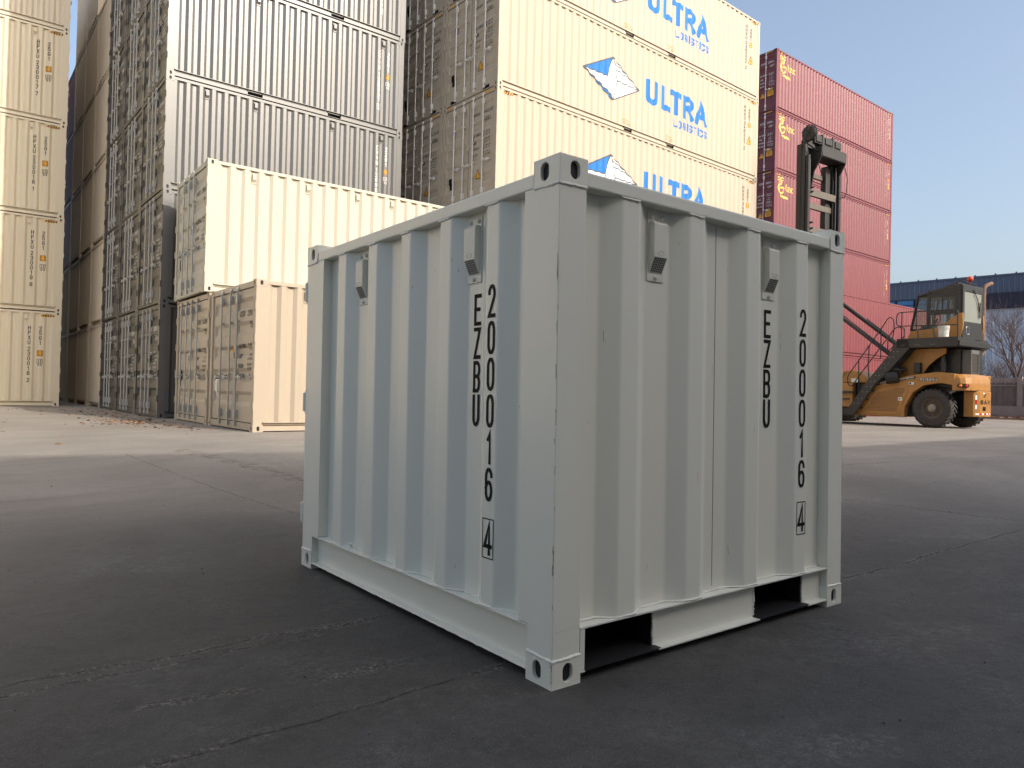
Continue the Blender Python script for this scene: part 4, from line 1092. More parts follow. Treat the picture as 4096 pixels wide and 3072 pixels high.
# mid body, engine bay, platform, stairs
mb = MB(); mb.prism([(.72, 2.415), (-.28, 2.415), (-.27, 2.26), (.01, 2.09), (.24, 1.88), (.40, 1.64), (.56, 1.605), (1.25, 1.50), (1.4, 1.5), (1.07, 2.0)], .84, .90, 'y'); mb.build('body_panel', MO, hv, bevel=.015)
mb = MB(); mb.prism([(.72, 2.415), (-.28, 2.415), (-.27, 2.26), (.01, 2.09), (.24, 1.88), (.40, 1.64), (.56, 1.605), (1.25, 1.50), (1.4, 1.5), (1.07, 2.0)], -.90, -.84, 'y'); mb.build('body_panel', MO, hv, bevel=.015)
mb = MB(); mb.box(-.55, .9, -.83, .60, 1.5, 2.40); mb.box(-.2, -.1, .6, .82, 1.6, 2.4)
for k in range(5): mb.tube([(-.45+k*.13, .62, 1.62+.05*k), (-.2+k*.13, .70, 1.75+.02*k), (.25, .66, 1.9+.04*k)], .022, 6)
mb.build('engine', MK, hv)
mb = MB(); mb.box(-.80, .96, .35, 1.40, 2.43, 2.71); mb.box(-.80, .96, -.62, .35, 2.43, 2.66); mb.box(-.86, -.80, -.60, 1.36, 2.45, 2.60); plf = mb.build('platform', MK, hv)
d = Decal()
for x in (.82, .74, .38, .30, -.09, -.17): d.rect(-x-.008, 2.50, -x+.008, 2.516, 'galv')
d.build('bolt', lambda s, t: (-s, 1.403, t), plf)
mb = MB()
strg = [(.93, 2.70), (1.2, 2.24), (1.72, 1.61), (1.88, 1.42), (2.69, .29), (2.32, .29), (1.61, 1.33), (1.25, 1.66), (.55, 2.43), (.62, 2.70)]
mb.prism(strg, 1.36, 1.40, 'y'); mb.prism(strg, .98, 1.0, 'y')
for k in range(8):
    f = k/8; mb.box(2.45-1.6*f-.1, 2.45-1.6*f+.14, 1.0, 1.36, .40+2.15*f, .43+2.15*f)
stp = mb.build('stair', MK, hv)
d = Decal()
for f in (.12, .2, .3, .38, .46, .55, .66, .72, .82, .9):
    x, zz = 2.45-1.62*f, .40+2.1*f
    for e in (-.07, .06): d.rect(-(x+e)-.009, zz+.02, -(x+e)+.009, zz+.038, 'galv')
d.build('bolt', lambda s, t: (-s, 1.403, t), stp)
rr = .017
mb = MB()
def rail(pts, v=1.38, r=rr): mb.tube([(u, v, z) for u, z in pts], r, 6)
rail([(.82, 2.5), (.82, 3.0), (.86, 3.11), (.955, 3.14), (.985, 3.2), (.985, 3.40), (.95, 3.50), (.86, 3.535), (-.70, 3.51), (-.78, 3.48), (-.805, 3.40), (-.805, 2.45)])
rail([(.93, 3.11), (-.80, 3.06)]); rail([(.82, 3.1), (.82, 3.53)])
for u in (.38, -.10): rail([(u, 3.52), (u, 3.1), (u-.06, 2.78), (u-.04, 2.46)])
mb.build('guardrail', MK, hv)
mb = MB()
rail([(1.07, 2.45), (1.10, 2.75), (1.06, 3.0), (1.06, 3.22), (1.10, 3.36), (1.19, 3.41), (1.27, 3.36), (1.47, 3.07), (2.52, 1.63), (2.57, 1.52), (2.56, 1.35), (2.50, 1.25), (2.42, 1.23), (2.36, 1.30), (2.14, 1.62), (1.06, 3.02), (1.0, 3.07), (.80, 3.07), (.74, 3.02), (.74, 2.45)])
rail([(1.47, 3.07), (1.47, 2.1)]); rail([(1.25, 2.78), (1.25, 2.3)]); rail([(1.85, 2.55), (1.88, 1.9), (1.83, 1.4)]); rail([(2.19, 2.08), (2.19, 1.05)]); rail([(.75, 2.78), (1.28, 2.3)])
mb.build('handrail', MK, hv)
# orange housing on the platform, cab
mb = MB(); mb.prism([(1.0, 2.712), (.86, 2.99), (.14, 3.04), (-.18, 3.20), (-.56, 3.47), (-.60, 2.9), (-.56, 2.712)], .72, .76, 'y'); mb.build('cab_skirt', MO, hv, bevel=.012)
cab = bpy.data.objects.new('cab', None); COL.objects.link(cab); cab.parent = hv
v0, v1 = .70, -.56
P_ = {'fb': (.88, 3.02), 'ft': (.67, 4.08), 'rt': (-.60, 4.16), 'rb': (-.58, 2.68), 'mb': (.37, 3.0), 'mt': (.37, 4.1)}
def bar(mb, a, b, r=.035):
    a, b = Vector(a), Vector(b); mb.tube([a, b], r*1.2, 4)
mb = MB()
for v in (v0, v1):
    q = lambda k: (P_[k][0], v, P_[k][1])
    for a, b in (('fb', 'ft'), ('fb', 'mb'), ('mt', 'rt'), ('ft', 'mt')): bar(mb, q(a), q(b))
    mb.box(.30, .40, v-.03, v+.03, 2.71, 4.15); mb.box(-.60, -.47, v-.03, v+.03, 2.72, 4.25)
    mb.prism([(.37, 4.06), (-.6, 4.06), (-.62, 4.33), (.30, 4.20)], v-.035, v+.035, 'y')
for k in ('fb', 'ft', 'rt'): bar(mb, (P_[k][0], v0, P_[k][1]), (P_[k][0], v1, P_[k][1]))
mb.build('cab_frame', MK, cab)
mb = MB()
rf = [(.70, 4.10), (.30, 4.21), (-.30, 4.33), (-.63, 4.345), (-.63, 4.24), (.68, 4.06)]
mb.prism(rf, v1-.04, v0+.04, 'y'); mb.build('cab_roof', MK, cab, bevel=.015)
mb = MB()
mb.tube([(.25, .3, 4.30), (-.1, .3, 4.40), (-.35, .2, 4.42)], .02, 6); mb.tube([(.3, .1, 4.27), (-.3, .0, 4.45)], .018, 6); mb.tube([(-.3, .45, 4.36), (-.42, .4, 4.50), (-.55, .3, 4.42), (-.6, -.2, 4.40)], .016, 6)
mb.box(-.40, -.30, .2, .5, 4.34, 4.44); mb.box(.28, .34, .70, .76, 4.14, 4.24); mb.box(-.44, -.38, .70, .76, 4.28, 4.36)
mb.build('roof_bracket', MK, cab)
# door and panes on the near side
mb = MB(); dv = v0+.012
for q in ((.37, .33, 3.0, 4.08), (-.47, -.41, 3.0, 4.08)): mb.box(q[1], q[0], dv-.02, dv+.02, q[2], q[3]) if q[0] > q[1] else mb.box(q[0], q[1], dv-.02, dv+.02, q[2], q[3])
mb.box(-.41, .33, dv-.02, dv+.02, 4.0, 4.08); mb.box(-.41, .33, dv-.02, dv+.02, 3.46, 3.60); mb.box(-.41, .33, dv-.02, dv+.02, 2.76, 3.03); mb.box(-.07, -.045, dv-.015, dv+.018, 3.6, 4.0)
cdoor = mb.build('cab_door', MK, cab)
def pane(pts, name='pane', mat='glass', par=cab):
    mb = MB(); mb.add(pts, [tuple(range(len(pts)))]); return mb.build(name, M[mat], par)
pane([(.33, dv, 3.60), (-.41, dv, 3.60), (-.41, dv, 4.0), (.33, dv, 4.0)], par=cdoor); pane([(.33, dv, 3.03), (-.41, dv, 3.03), (-.41, dv, 3.46), (.33, dv, 3.46)], par=cdoor)
pane([(.86, v0, 3.03), (.40, v0, 3.01), (.40, v0, 4.08), (.66, v0, 4.06)]); pane([(.86, v1, 3.03), (.40, v1, 3.01), (.40, v1, 4.08), (.66, v1, 4.06)])
pane([(.33, v1, 3.03), (-.47, v1, 3.03), (-.47, v1, 4.05), (.33, v1, 4.05)])
pane([(.88, v0, 3.03), (.88, v1, 3.03), (.67, v1, 4.07), (.67, v0, 4.07)])
ur = -.635
pane([(ur, v0-.08, 3.22), (ur, v1+.06, 3.22), (ur, v1+.06, 4.12), (ur, v0-.08, 4.12)], 'rear_pane', 'glassrear')
mb = MB(); mb.box(ur-.012, ur+.02, v0-.08, v0+.03, 2.70, 4.3); mb.box(ur-.012, ur+.02, v1-.03, v1+.06, 2.70, 4.3); mb.box(ur-.012, ur+.02, v1+.06, v0-.08, 4.12, 4.3); mb.box(ur-.014, ur+.03, v1+.06, v0-.08, 2.70, 3.22)
rw = mb.build('rear_wall', MK, cab)
mb = MB(); mb.tube([(ur-.03, .10, 4.20), (ur-.035, -.15, 3.95), (ur-.03, -.33, 3.55)], .012, 5); mb.box(ur-.04, ur-.028, -.36, -.30, 3.38, 3.85); mb.build('wiper', M['ink'], rw)
mb = MB(); nq = 12; mb.tube([(ur-.018, .42+.05*math.copysign(1, math.cos(a))+.035*math.cos(a), 2.95+.08*math.copysign(1, math.sin(a))+.035*math.sin(a)) for a in [k*2*math.pi/nq+.26 for k in range(nq+1)]], .008, 5, False); mb.build('hatch', M['galv'], rw)
for v, s in ((v0+.035, 1), (v1-.035, -1)):
    mb = MB(); mb.prism([(-.56, 3.47), (-.66, 3.47), (-.675, 3.10), (-.60, 2.71), (-.52, 2.71), (-.55, 3.1)], v-.03, v+.03, 'y'); mb.build('corner_trim', MO, cab, bevel=.01)
mb = MB(); mb.box(-.40, -.10, -.22, .22, 3.1, 3.22); mb.box(-.46, -.36, -.22, .22, 3.2, 3.78); mb.box(-.45, -.37, -.1, .1, 3.78, 3.95); mb.box(-.38, -.12, -.2, .2, 2.72, 3.1); mb.build('seat', M['seat'], cab, bevel=.03)
mb = MB(); mb.tube([(.42, .18*math.cos(k*.5236), 3.42+.14*math.sin(k*.5236)) for k in range(13)], .016, 6, False); mb.tube([(.75, 0, 2.8), (.42, 0, 3.42)], .03, 6); mb.box(.45, .78, -.3, .3, 2.72, 3.2); mb.build('steering_console', MK, cab)
mb = MB(); mb.box(.34, .85, -.52, .66, 2.72, 2.76); mb.box(-.46, -.40, -.5, .65, 3.0, 3.2); mb.build('cab_floor', MK, cab)
mb = MB(); mb.lathe([(.02, 0), (.02, .11), (.075, .115), (.085, .15), (.085, .20), (.06, .25), (0, .255)], (-.50, -.05, 4.40), 'z', 16); mb.build('beacon', M['beacon'], cab, smooth=True)
# exhaust, radiator, filters, lamp
mb = MB(); e = (-.50, -.72)
mb.tube([(-.35, -.1, 2.22), (-.42, -.5, 2.20), (-.47, -.86, 2.24), (-.50, -.96, 2.34), (-.50, -.96, 4.36), (-.53, -1.01, 4.46), (-.60, -1.14, 4.52), (-.62, -1.20, 4.54)], .062, 12); mb.build('exhaust_pipe', M['rust'], hv, smooth=True)
mb = MB(); mb.box(-.58, -.44, -1.04, -.60, 2.42, 2.47); mb.box(-.58, -.44, -1.04, -.60, 2.70, 2.74); mb.build('exhaust_clamp', MK, hv)
mb = MB(); mb.box(-.80, -.58, .05, .52, 1.66, 2.24); 
rad = mb.build('radiator', M['machblack'], hv)
mb = MB(); gm = M['galv']
for q in ((-.82, -.56, .03, .06), (-.82, -.56, .50, .53)): mb.box(q[0], q[1], q[2], q[3], 1.64, 2.36)
mb.box(-.82, -.56, .06, .50, 2.24, 2.36); mb.box(-.82, -.56, .06, .50, 1.60, 1.66); mb.build('radiator_frame', paint('grey_frame', (.13, .13, .12), .5, .15), rad)
mb = MB()
for k in range(13): mb.box(-.806, -.80, .08, .48, 1.69+.042*k, 1.705+.042*k)
mb.build('radiator_fin', M['mastgrey'], rad)
mb = MB(); mb.tube([(1.30, 1.36, 1.50), (.98, 1.22, 1.55)], [.20, .19], 20); mb.lathe([(.2, 0), (.21, .05), (.12, .11), (0, .12)], (.98, 1.15, 1.74), 'z', 18); mb.lathe([(0, 0), (.1, 0), (.1, .1)], (.98, 1.15, 1.66), 'z', 14); mb.build('air_filter', MK, hv)
mb = MB(); mb.box(.42, .62, .905, 1.02, 1.66, 1.98); mb.build('battery_box', MK, hv, bevel=.02)
mb = MB(); mb.box(2.5, 4.0, 1.0, 1.18, .55, 1.35)
mb.prism([(2.05, 1.36), (2.1, 1.55), (2.3, 1.72), (2.6, 1.78), (2.9, 1.72), (3.1, 1.36)], .3, 1.1, 'y')
mb.build('front_body', MO, hv, bevel=.02)
mb = MB(); mb.box(2.45, 3.6, 1.18, 1.24, 1.0, 1.08); mb.box(2.6, 3.6, 1.18, 1.22, .80, .84); mb.box(2.4, 3.7, 1.0, 1.25, .36, .52); mb.build('step', MK, hv)
mb = MB(); mb.box(2.32, 2.55, 1.181, 1.19, 1.37, 1.50); mb.build('toolbox', M['plastic'], hv)
mb = MB(); mb.tube([(3.02, 1.3, 1.3), (3.02, 1.3, 2.3)], .03, 6); mb.box(2.96, 3.10, 1.25, 1.36, 2.0, 2.32); ml = mb.build('mirror_post', MK, hv)
mb = MB(); mb.box(2.82, 2.96, 1.24, 1.30, 1.62, 1.98); mb.build('work_lamp', M['plastic'], hv, bevel=.03)
# tilt cylinders
for v in (.72, -.72):
    a, b = Vector((1.45, v, 2.22)), Vector((4.35, v, 4.47)); f = lambda k: a+(b-a)*k
    mb = MB(); mb.tube([f(0), f(.60 if v > 0 else .9)], .062 if v > 0 else .07, 12)
    if v > 0: mb.tube([f(.59), f(.60), f(.84)], [.06, .088, .088], 14); mb.tube([f(.84), f(.862)], .10, 14)
    mb.tube([f(0)+Vector((0, 0, .09)), f(.3)+Vector((0, 0, .09)), f(.58)+Vector((0, 0, .12))], .014, 6); mb.build('tilt_cylinder', MM, hv, smooth=False)
    mb = MB(); mb.tube([f(.84), f(1)], .045, 12); mb.build('piston_rod', M['galv'], hv, smooth=True)
# mast
ms = bpy.data.objects.new('mast', None); COL.objects.link(ms); ms.parent = hv
um = 4.55
for (va, s_) in ((1.12, 1), (-.92, -1)):
    def vb_(mb, u0, u1, a, b, z0, z1): mb.box(u0, u1, min(va-s_*a, va-s_*b), max(va-s_*a, va-s_*b), z0, z1)
    mb = MB()
    vb_(mb, um-.08, um+.26, 0, .035, .3, 9.85); vb_(mb, um-.08, um-.04, .035, .14, .3, 9.85); vb_(mb, um+.22, um+.26, .035, .14, .3, 9.85)
    vb_(mb, um-.02, um+.20, .15, .185, .3, 10.0); vb_(mb, um-.02, um+.02, .185, .27, .3, 10.0); vb_(mb, um+.16, um+.20, .185, .27, .3, 10.0)
    mb.tube([(um-.16, va-.06*s_, .6), (um-.16, va-.06*s_, 9.4)], .075, 10); mb.tube([(um-.12, va-.22*s_, .6), (um-.12, va-.22*s_, 9.3)], .03, 8)
    for zz in (6.85, 7.05, 8.15, 8.30):
        if s_ > 0: mb.tube([(um-.2, va-.12*s_, zz), (um-.2, va-.34*s_, zz)], .016, 6); vb_(mb, um-.22, um-.10, .30, .34, zz-.03, zz+.03)
    if s_ < 0: vb_(mb, um+.02, um+.22, .34, .62, .3, 9.3)
    mb.build('mast_upright', MM, ms)
for z0, z1, du in ((6.72, 6.92, -.14), (7.62, 7.82, .0), (8.02, 8.26, -.14), (4.6, 4.85, -.1), (2.6, 2.8, -.1), (8.80, 8.95, .12)):
    mb = MB(); mb.box(um+du, um+du+.12, -.70, .90, z0, z1); mb.build('mast_crossbeam', M['mastgrey'], ms)
mb = MB()
mb.box(um-.46, um-.36, -.78, .66, 9.40, 9.72); mb.box(um-.46, um+.3, -.79, .67, 9.72, 9.76); mb.box(um-.44, um+.1, -.78, .66, 9.38, 9.41)
for v in (.66, -.83): mb.prism([(um-.46, 9.72), (um+.1, 9.72), (um+.1, 8.2), (um-.06, 8.4), (um-.16, 8.9), (um-.44, 9.38)], v, v+.05, 'y')
mb.build('mast_head', M['mast'], ms)
mb = MB()
for a, b in ((.72, .30), (.16, -.34), (-.46, -.92)): mb.box(um-.18, um+.15, b, a, 9.92, 10.24); mb.box(um-.22, um-.18, b+.05, a-.05, 9.97, 10.2)
for v in (.23, -.40): mb.box(um-.2, um+.1, v-.05, v+.05, 9.78, 10.30)
mb.box(um-.1, um+.1, .6, 1.0, 9.7, 10.1)
mb.build('pulley_block', MM, ms, bevel=.015)
mb = MB(); mb.lathe([(0, -.06), (.24, -.06), (.27, -.03), (.27, .03), (.24, .06), (0, .06)], (um-.12, .98, 10.18), 'y', 24)
for k in range(6): mb.tube([(um-.12, 1.05, 10.18), (um-.12+.24*math.cos(k*1.047), 1.05, 10.18+.24*math.sin(k*1.047))], .014, 5)
mb.xform(Matrix.Identity(4)); mb.tube([(um-.12+.31*math.cos(k*.3), .98, 10.18+.31*math.sin(k*.3)) for k in range(1, 13)], .018, 6, False); mb.build('hose_reel', MM, ms)
mb = MB()
for v in (1.30, 1.36): mb.tube([(um-.1, v-.1, 10.1), (um-.1, v, 9.8), (um-.1, v+.04, 5), (um-.1, v+.04, 1.5)], .022, 6)
mb.tube([(um-.3, .5, 9.5), (um-.3, .9, 9.62), (um-.25, 1.3, 9.75), (um-.25, 1.6, 9.76)], .025, 6)
mb.tube([(um-.3, -.98, 9.3), (um-.35, -1.08, 8.9), (um-.3, -1.1, 8.4), (um-.28, -1.0, 8.2), (um-.3, -.7, 8.16)], .014, 5)
mb.tube([(um-.3, .7, 9.2), (um-.32, .5, 8.8), (um-.3, .32, 8.5), (um-.3, .28, 8.2)], .014, 5)
mb.build('hydraulic_hose', M['ink'], ms)
mb = MB(); mb.box(um+.35, um+.55, -1.6, 1.6, 1.2, 1.7); mb.box(um+.35, um+.5, -1.6, -1.3, .9, 1.2); mb.box(um+.35, um+.5, 1.3, 1.6, .9, 1.2); mb.build('spreader', MO, ms)
# bucket left on the platform
bk = thing('bucket', 'white plastic bucket with ribs standing on the machine platform', 'bucket', (0, 0, 0))
bk.matrix_world = Matrix.Translation((VX, VY, 0)) @ Matrix.Rotation(R(87), 4, 'Z') @ Matrix.Translation((-.31, 1.15, 2.712))
mb = MB(); pf = [(0, 0), (.125, 0), (.135, .02), (.148, .24)]
for k in range(4): pf += [(.160, .245+.022*k), (.160, .255+.022*k), (.150, .258+.022*k)]
pf += [(.162, .335), (.162, .35), (0, .352)]
mb.lathe(pf, (0, 0, 0), 'z', 24); mb.build('pail', M['plastic'], bk)
mb = MB(); mb.tube([(-.16, .02, .29), (-.175, .06, .22), (-.178, .10, .14), (-.165, .13, .10), (-.12, .15, .09)], .005, 5); mb.build('handle', M['galv'], bk)

# ------------------------------------------------------------------ blue factory hall, concrete fence, bare trees
hall = thing('factory_hall', 'long blue metal factory hall with navy upper band behind the fence', 'building', (70.3, 47.3, 0), math.atan2(9.0-47.3, 74.6-70.3))
FL = 38.54
HH = 12.0
def rib_sheet(x0, x1, z0, z1, pitch, dep, y):
    mb = MB(); x = x0; pr = []
    while x < x1-1e-6:
        pr += [(x, 0), (min(x+pitch*.78, x1), 0), (min(x+pitch*.84, x1), -dep), (min(x+pitch*.94, x1), -dep)]; x += pitch
    pr += [(x1, 0)]; q = [pr[0]]
    for a in pr[1:]:
        if a[0]-q[-1][0] > 1e-5: q.append(a)
    n = len(q); mb.add([(a, y+d, z0) for a, d in q]+[(a, y+d, z1) for a, d in q], [(i, i+1, n+i+1, n+i) for i in range(n-1)])
    return mb

rib_sheet(0, FL, 10.42, HH, .42, .03, 0).build('upper_cladding', M['navy'], hall)
mb = MB(); mb.box(-.1, FL+.1, -.07, .05, HH-.05, HH+.10)
x = .3
while x < FL: mb.box(x, x+.12, -.10, .0, HH+.10, HH+.20); x += 1.55
mb.build('eaves_gutter', M['navy'], hall)
rib_sheet(20.9, FL, 9.1, 10.44, .8, .02, -.28).build('canopy', M['purple'], hall)
mb = MB(); mb.box(20.9, FL, -.28, .05, 10.40, 10.43); mb.box(20.9, FL, -.26, .05, 9.08, 9.10); mb.box(20.9, 21.0, -.26, .05, 9.1, 10.4); mb.build('canopy_edge', M['purple'], hall)
rib_sheet(0, FL, 0, 9.12, .55, .035, .0).build('lower_cladding', M['siding'], hall)
mb = MB(); x = .50
while x < FL:
    mb.box(x-.02, x+.02, -.048, -.030, .1, 9.0); x += .55
mb.build('cladding_seam', paint('pale_seam_strip', (.55, .6, .68), .5, .05), hall)
mb = MB(); mb.box(0, FL, .02, .10, 9.05, 10.45); mb.build('window_wall', M['navy'], hall)
for k in range(12):
    x = 1.0+1.62*k; mb = MB()
    for q in ((x, x+1.56, 9.22, 9.27), (x, x+1.56, 10.33, 10.38), (x, x+.05, 9.27, 10.33), (x+1.51, x+1.56, 9.27, 10.33), (x+.05, x+1.51, 9.84, 9.88)): mb.box(q[0], q[1], -.06, .02, q[2], q[3])
    wd = mb.build('window', M['ink'], hall)
    mb = MB(); mb.box(x+.05, x+1.51, -.02, .0, 9.27, 10.33); mb.build('pane', M['winblue'], wd)
mb = MB()
for k in range(9):
    x = 14.0+.76*k; mb.box(x, x+.06, -.09, -.04, 0, 4.9)
for z in (4.84, 4.0, 3.2, 2.2, .1): mb.box(14.0, 20.3, -.085, -.045, z, z+.06)
gd = mb.build('glazed_front', M['ink'], hall); mb = MB(); mb.box(14.0, 20.3, -.06, -.05, .1, 4.85); mb.build('pane', M['winblue'], gd)
mb = MB(); mb.box(20.25, 20.85, -.14, -.05, 0, 5.0); mb.build('door_post', M['ink'], hall)
mb = MB(); mb.add([(0, .05, HH), (FL, .05, HH), (FL, 22, HH+1.6), (0, 22, HH+1.6)], [(0, 1, 2, 3)]); mb.box(0, .2, .1, 22, 0, HH); mb.box(FL-.2, FL, .1, 22, 0, HH); mb.box(0, FL, 21.8, 22, 0, HH+1.5); mb.build('roof', M['navy'], hall)

fn_ = thing('concrete_fence', 'dark weathered concrete picket fence on a grey kerb wall below the blue hall', 'fence', (42, 6, 0), 0)
mb = MB(); mb.box(-.14, .14, -20, 26, -.1, .66); mb.build('kerb_wall', M['fencebase'], fn_)
mb = MB(); y = -20
while y < 26:
    q = .006*random.uniform(-1, 1); mb.box(-.05+q, .03+q, y, y+.228, .66, 1.83+random.uniform(-.012, .012)); mb.box(-.075+q, -.05+q, y+.185, y+.232, .66, 1.80); y += .25
mb.build('picket_panel', M['fencecon'], fn_)
mb = MB(); mb.box(-.09, -.051, -20, 26, 1.66, 1.72); mb.box(-.07, -.03, -20, 26, 1.84, 2.06); y = -20
while y < 26: mb.box(-.13, -.09, y, y+.05, 1.74, 1.94); y += .39
mb.build('top_rail', M['fencebase'], fn_)
for y in (-18.2, -12.2, -6.2, -.2, 7.35, 13.4, 19.4, 25.4):
    mb = MB(); mb.box(-.16, .08, y, y+.22, .66, 2.10); mb.build('fence_post', M['fencebase'], fn_)

def bare_tree(label, x, y, h, spread, trunk_r, stems, seed, z=0, depth=5, group='bare trees behind the fence'):
    rnd = random.Random(seed); t = thing('bare_tree', label, 'tree', (x, y, z), 0, group)
    tr = MB(); cr = MB()
    def grow(mb, p, d, L, r, lev):
        pts = [p.copy()]; q = p.copy(); dd = d.copy(); n = 4
        for i in range(n):
            dd = (dd+Vector((rnd.gauss(0, .13), rnd.gauss(0, .13), rnd.gauss(.05, .07)))).normalized(); q = q+dd*L/n; pts.append(q.copy())
        mb.tube(pts, [r*(1-.45*i/n) for i in range(n+1)], 5 if lev > 1 else 8, False)
        if lev >= depth: return
        k = rnd.choice((2, 3, 3, 4))
        for i in range(k):
            f = rnd.uniform(.35, 1); b = pts[min(n, max(1, int(round(f*n))))]
            a = rnd.uniform(0, 6.28); tilt = rnd.uniform(.25, .75)
            side = Vector((math.cos(a), math.sin(a), .2)); nd = (dd*(1-tilt*.5)+side*tilt*spread).normalized(); nd.z = max(nd.z, .1)
            grow(cr, b, nd, L*rnd.uniform(.55, .8), max(.0055, r*.50), lev+1)
    if stems == 1:
        tr.tube([(0, 0, -.2), (.02, 0, h*.22), (.0, .03, h*.36)], [trunk_r*1.2, trunk_r, trunk_r*.95], 10)
        for i in range(7):
            a = i*.9+rnd.uniform(-.3, .3); grow(cr, Vector((0, .03, h*.35)), Vector((math.cos(a)*.35*spread, math.sin(a)*.5*spread, 1)).normalized(), h*.34, trunk_r*.45, 1)
    else:
        tr.tube([(0, 0, -.2), (0, 0, .15)], [trunk_r, trunk_r*.8], 8)
        for i in range(stems):
            a = i*6.28/stems+rnd.uniform(-.3, .3); grow(cr, Vector((0, 0, .1)), Vector((math.cos(a)*.5*spread, math.sin(a)*.8*spread, 1)).normalized(), h*.4, trunk_r*.4, 1)
    tr.build('trunk', M['bark'], t, recalc=False); cr.build('crown', M['bark'], t, recalc=False)
bare_tree('bare pollarded tree with thick pale trunk rising over the fence', 43.0, 13.95, 5.6, .85, .10, 1, 5)
bare_tree('low bare shrub of many thin stems left of the trunked tree', 44.5, 15.2, 4.2, 1.0, .08, 9, 8)
bare_tree('bare shrub at the right edge of the photo behind the fence', 44.8, 13.1, 4.8, 1.0, .08, 8, 12)

# soil strip with litter at the fence foot, fallen leaves by the grey stacks, grit on the yard
mb = MB(); rnd = random.Random(3); n = 120; rows = 5
vs = []
for i in range(n+1):
    y = -14+40*i/n
    for k in range(rows):
        xx = 41.87-.9*(k/(rows-1))-rnd.uniform(0, .06)
        vs.append((xx, y, (.16*(1-k/(rows-1))**.8)*(1+rnd.uniform(-.4, .4))+(.004 if k == rows-1 else .02)))
mb.add(vs, [(i*rows+k, (i+1)*rows+k, (i+1)*rows+k+1, i*rows+k+1) for i in range(n) for k in range(rows-1)])
tag(mb.build('soil_strip', M['soil'], smooth=True, recalc=False), kind='structure')
def leaves(name, pts, size, mats):
    mb = MB()
    for (x, y) in pts:
        s = size*random.uniform(.6, 1.5); a = random.uniform(0, 6.28); z = ground_z(x, y)+.006
        ux, uy = math.cos(a)*s, math.sin(a)*s; k = random.uniform(.2, .55); mb.cur = random.randrange(len(mats))
        c = random.uniform(.1, .5)*s
        mb.add([(x-ux, y-uy, z+c*.4), (x-uy*k, y+ux*k, z+c), (x+ux, y+uy, z+random.uniform(0, .6)*c), (x+uy*k, y-ux*k, z+c*.2), (x, y, z)], [(0, 4, 1), (1, 4, 2), (2, 4, 3), (3, 4, 0)])
    return mb.build(name, [M[m] for m in mats], recalc=False)
pts = []
for k in range(330):
    f = random.betavariate(1.2, 1.6); x = 2.6+random.gauss(.7, .55)-.2*f; y = 14.2+f*11
    if x < 3.62-.012*(y-17): pts.append((x, y))
for k in range(130): pts.append((2.75+random.gauss(0, .28), 16.2+random.gauss(0, .7)))
for k in range(60): pts.append((3.3+random.gauss(0, .2), 14.2+random.gauss(0, .4)))
for k in range(26): pts.append((random.uniform(-.5, 4), random.uniform(10, 24)))
tag(leaves('fallen_leaves', [p for p in pts if p[0] < 3.6], .038, ['leafa', 'leafb', 'leafc', 'leafc', 'leafc']), kind='stuff', label='scattered dry orange and brown leaves before the grey stacks')
pts = [(40.9+random.gauss(0, .35), random.uniform(5, 20)) for k in range(500)]
o = leaves('leaf_litter', pts, .08, ['leafa', 'leafb', 'leafc', 'leafc', 'plastic']); o.location.z = .10
tag(o, kind='stuff', label='dry leaf litter along the foot of the concrete fence')
mb = MB()
for k in range(520):
    d = 1.2+random.random()**1.5*9; a = random.uniform(-.62, .62)
    x, y = d*math.sin(.6541+a), d*math.cos(.6541+a)
    if 1.65 < x < 3.72 and 1.9 < y < 4.33: continue
    s = random.uniform(.0015, .0055)*(.6+d*.08); z = ground_z(x, y)
    if random.random() < .12: s *= 1.7
    mb.add([(x-s, y-s*.6, z-.001), (x+s*1.2, y-s*.3, z-.001), (x+s*.1, y+s, z-.001), (x, y, z+s*.9)], [(0, 1, 3), (1, 2, 3), (2, 0, 3)])
tag(mb.build('grit', M['pebble'], recalc=False), kind='stuff', label='dark grit and small stones scattered over the concrete')

# ------------------------------------------------------------------ unseen shed added behind the photographer, roofline shaped to cast the foreground shade
SYW = -14.0
sh = thing('added_shade_shed', 'unseen pale metal shed added behind the photographer to cast shade', 'building', (-8, SYW, 0), 0)
ln = 72
def top_z(x):
    k = [(0, 17.2), (14, 17.2), (25.9, 13.6), (35, 13.9), (ln, 13.9)]
    for (a, za), (b, zb) in zip(k, k[1:]):
        if x <= b: return za+(zb-za)*(x-a)/(b-a)
    return k[-1][1]
mb = MB(); n = int(ln/.5); pr = []
for k in range(n): pr += [(k*.5, 0), (k*.5+.36, 0), (k*.5+.40, .03), (k*.5+.46, .03)]
pr.append((ln, 0)); m_ = len(pr)
mb.add([(a, d, -.6) for a, d in pr]+[(a, d, top_z(a)-.06) for a, d in pr], [(i, i+1, m_+i+1, m_+i) for i in range(m_-1)]); mb.build('wall', M['shed'], sh)
mb = MB(); mb.box(0, .1, -20, -.01, -.6, 17.1); mb.box(ln-.1, ln, -20, -.01, -.6, 13.8); mb.box(.1, ln-.1, -20, -19.9, -.6, 13.5); mb.build('end_wall', M['shed'], sh)
mb = MB(); ks = [-.3, 14, 25.9, 35, ln+.3]
mb.prism([(x, top_z(x)-.05) for x in ks]+[(x, top_z(x)+.1) for x in ks[::-1]], -20.3, .12, 'y'); mb.build('roof', M['shedroof'], sh)
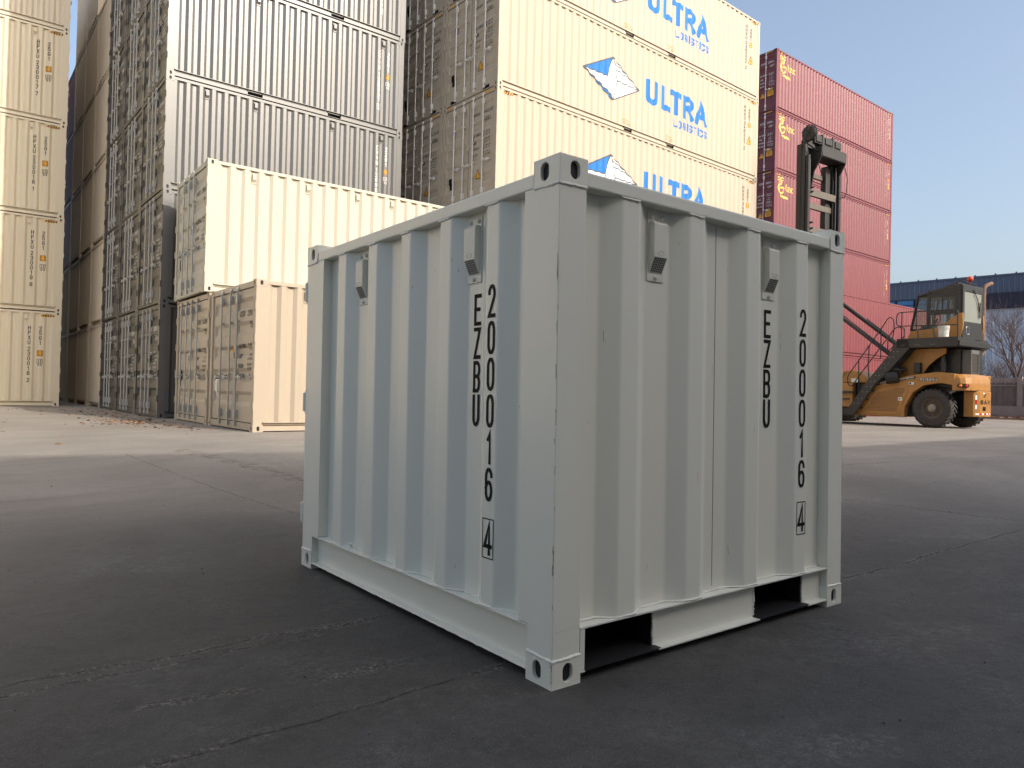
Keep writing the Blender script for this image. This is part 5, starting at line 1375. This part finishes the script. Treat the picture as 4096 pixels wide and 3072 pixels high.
for x in (10, 26, 42, 58):
    mb = MB(); mb.box(x, x+5, .035, .08, -.5, 5); mb.build('roller_door', M['navy'], sh)

# ------------------------------------------------------------------ unseen dark containers added behind left to darken the small container's folds
for i in range(2):
    for l in range(4):
        container('unseen dark grey container added to block light, %s of the %s block stack' % (NTH[l], ('front', 'rear')[i]), 'unseen dark containers added to block light', -9.2, -6.0-2.46*i, 2.591*l-.35, 0, mat='greyshade', doors=1, pockets=0, vents=())

# ------------------------------------------------------------------ unseen pale stacks added out of frame on the left for warm bounce light
for i in range(2):
    for l in range(5):
        container('unseen long pale khaki container added for warm bounce, %s of the %s left stack' % (NTH[l], ('inner', 'outer')[i]), 'unseen long pale containers added for warm bounce', 2.67-6.25-12.4*(i+1), 26.5, 2.896*l, 0, L=12.192, H=2.896, mat='creamA', doors=1, pockets=0, vents=())

for i in range(3):
    for l in range(5):
        container('pale khaki container hidden behind the left stack, %s, %s column back' % (NTH[l], ('first', 'second', 'third')[i]), 'pale khaki containers behind the left stack', 2.67-6.058, 26.43+2.47*(i+1), 2.896*l, 0, H=2.896, mat='creamA', doors=1, pockets=0, vents=(), rods=(.45, .95, 1.5, 2.0), seam=1.219)

# muddy tyre print across the slope
mb = MB(); rnd = random.Random(5); a, b = Vector((2.45, 10.5)), Vector((3.02, 7.5)); dv = (b-a).normalized(); nv = Vector((-dv.y, dv.x)); L = (b-a).length; k = 0
while k*.10 < L:
    c = a+dv*(k*.10)+nv*(.08*math.sin(k*.11))
    for sg in (1, -1):
        if rnd.random() < .3: continue
        w = rnd.uniform(.05, .13); h = rnd.uniform(.014, .03)
        p = [c+nv*sg*.015+dv*(0 if sg > 0 else .05), c+nv*sg*w+dv*(.05+(0 if sg > 0 else .05)), c+nv*sg*w+dv*(.05+h+(0 if sg > 0 else .05)), c+nv*sg*.015+dv*(h+(0 if sg > 0 else .05))]
        mb.add([(q.x, q.y, ground_z(q.x, q.y)+.004) for q in p], [(0, 1, 2, 3)])
    k += 1
tag(mb.build('tyre_print', flat('dried_mud', (.15, .125, .095), .95), recalc=False), kind='structure')
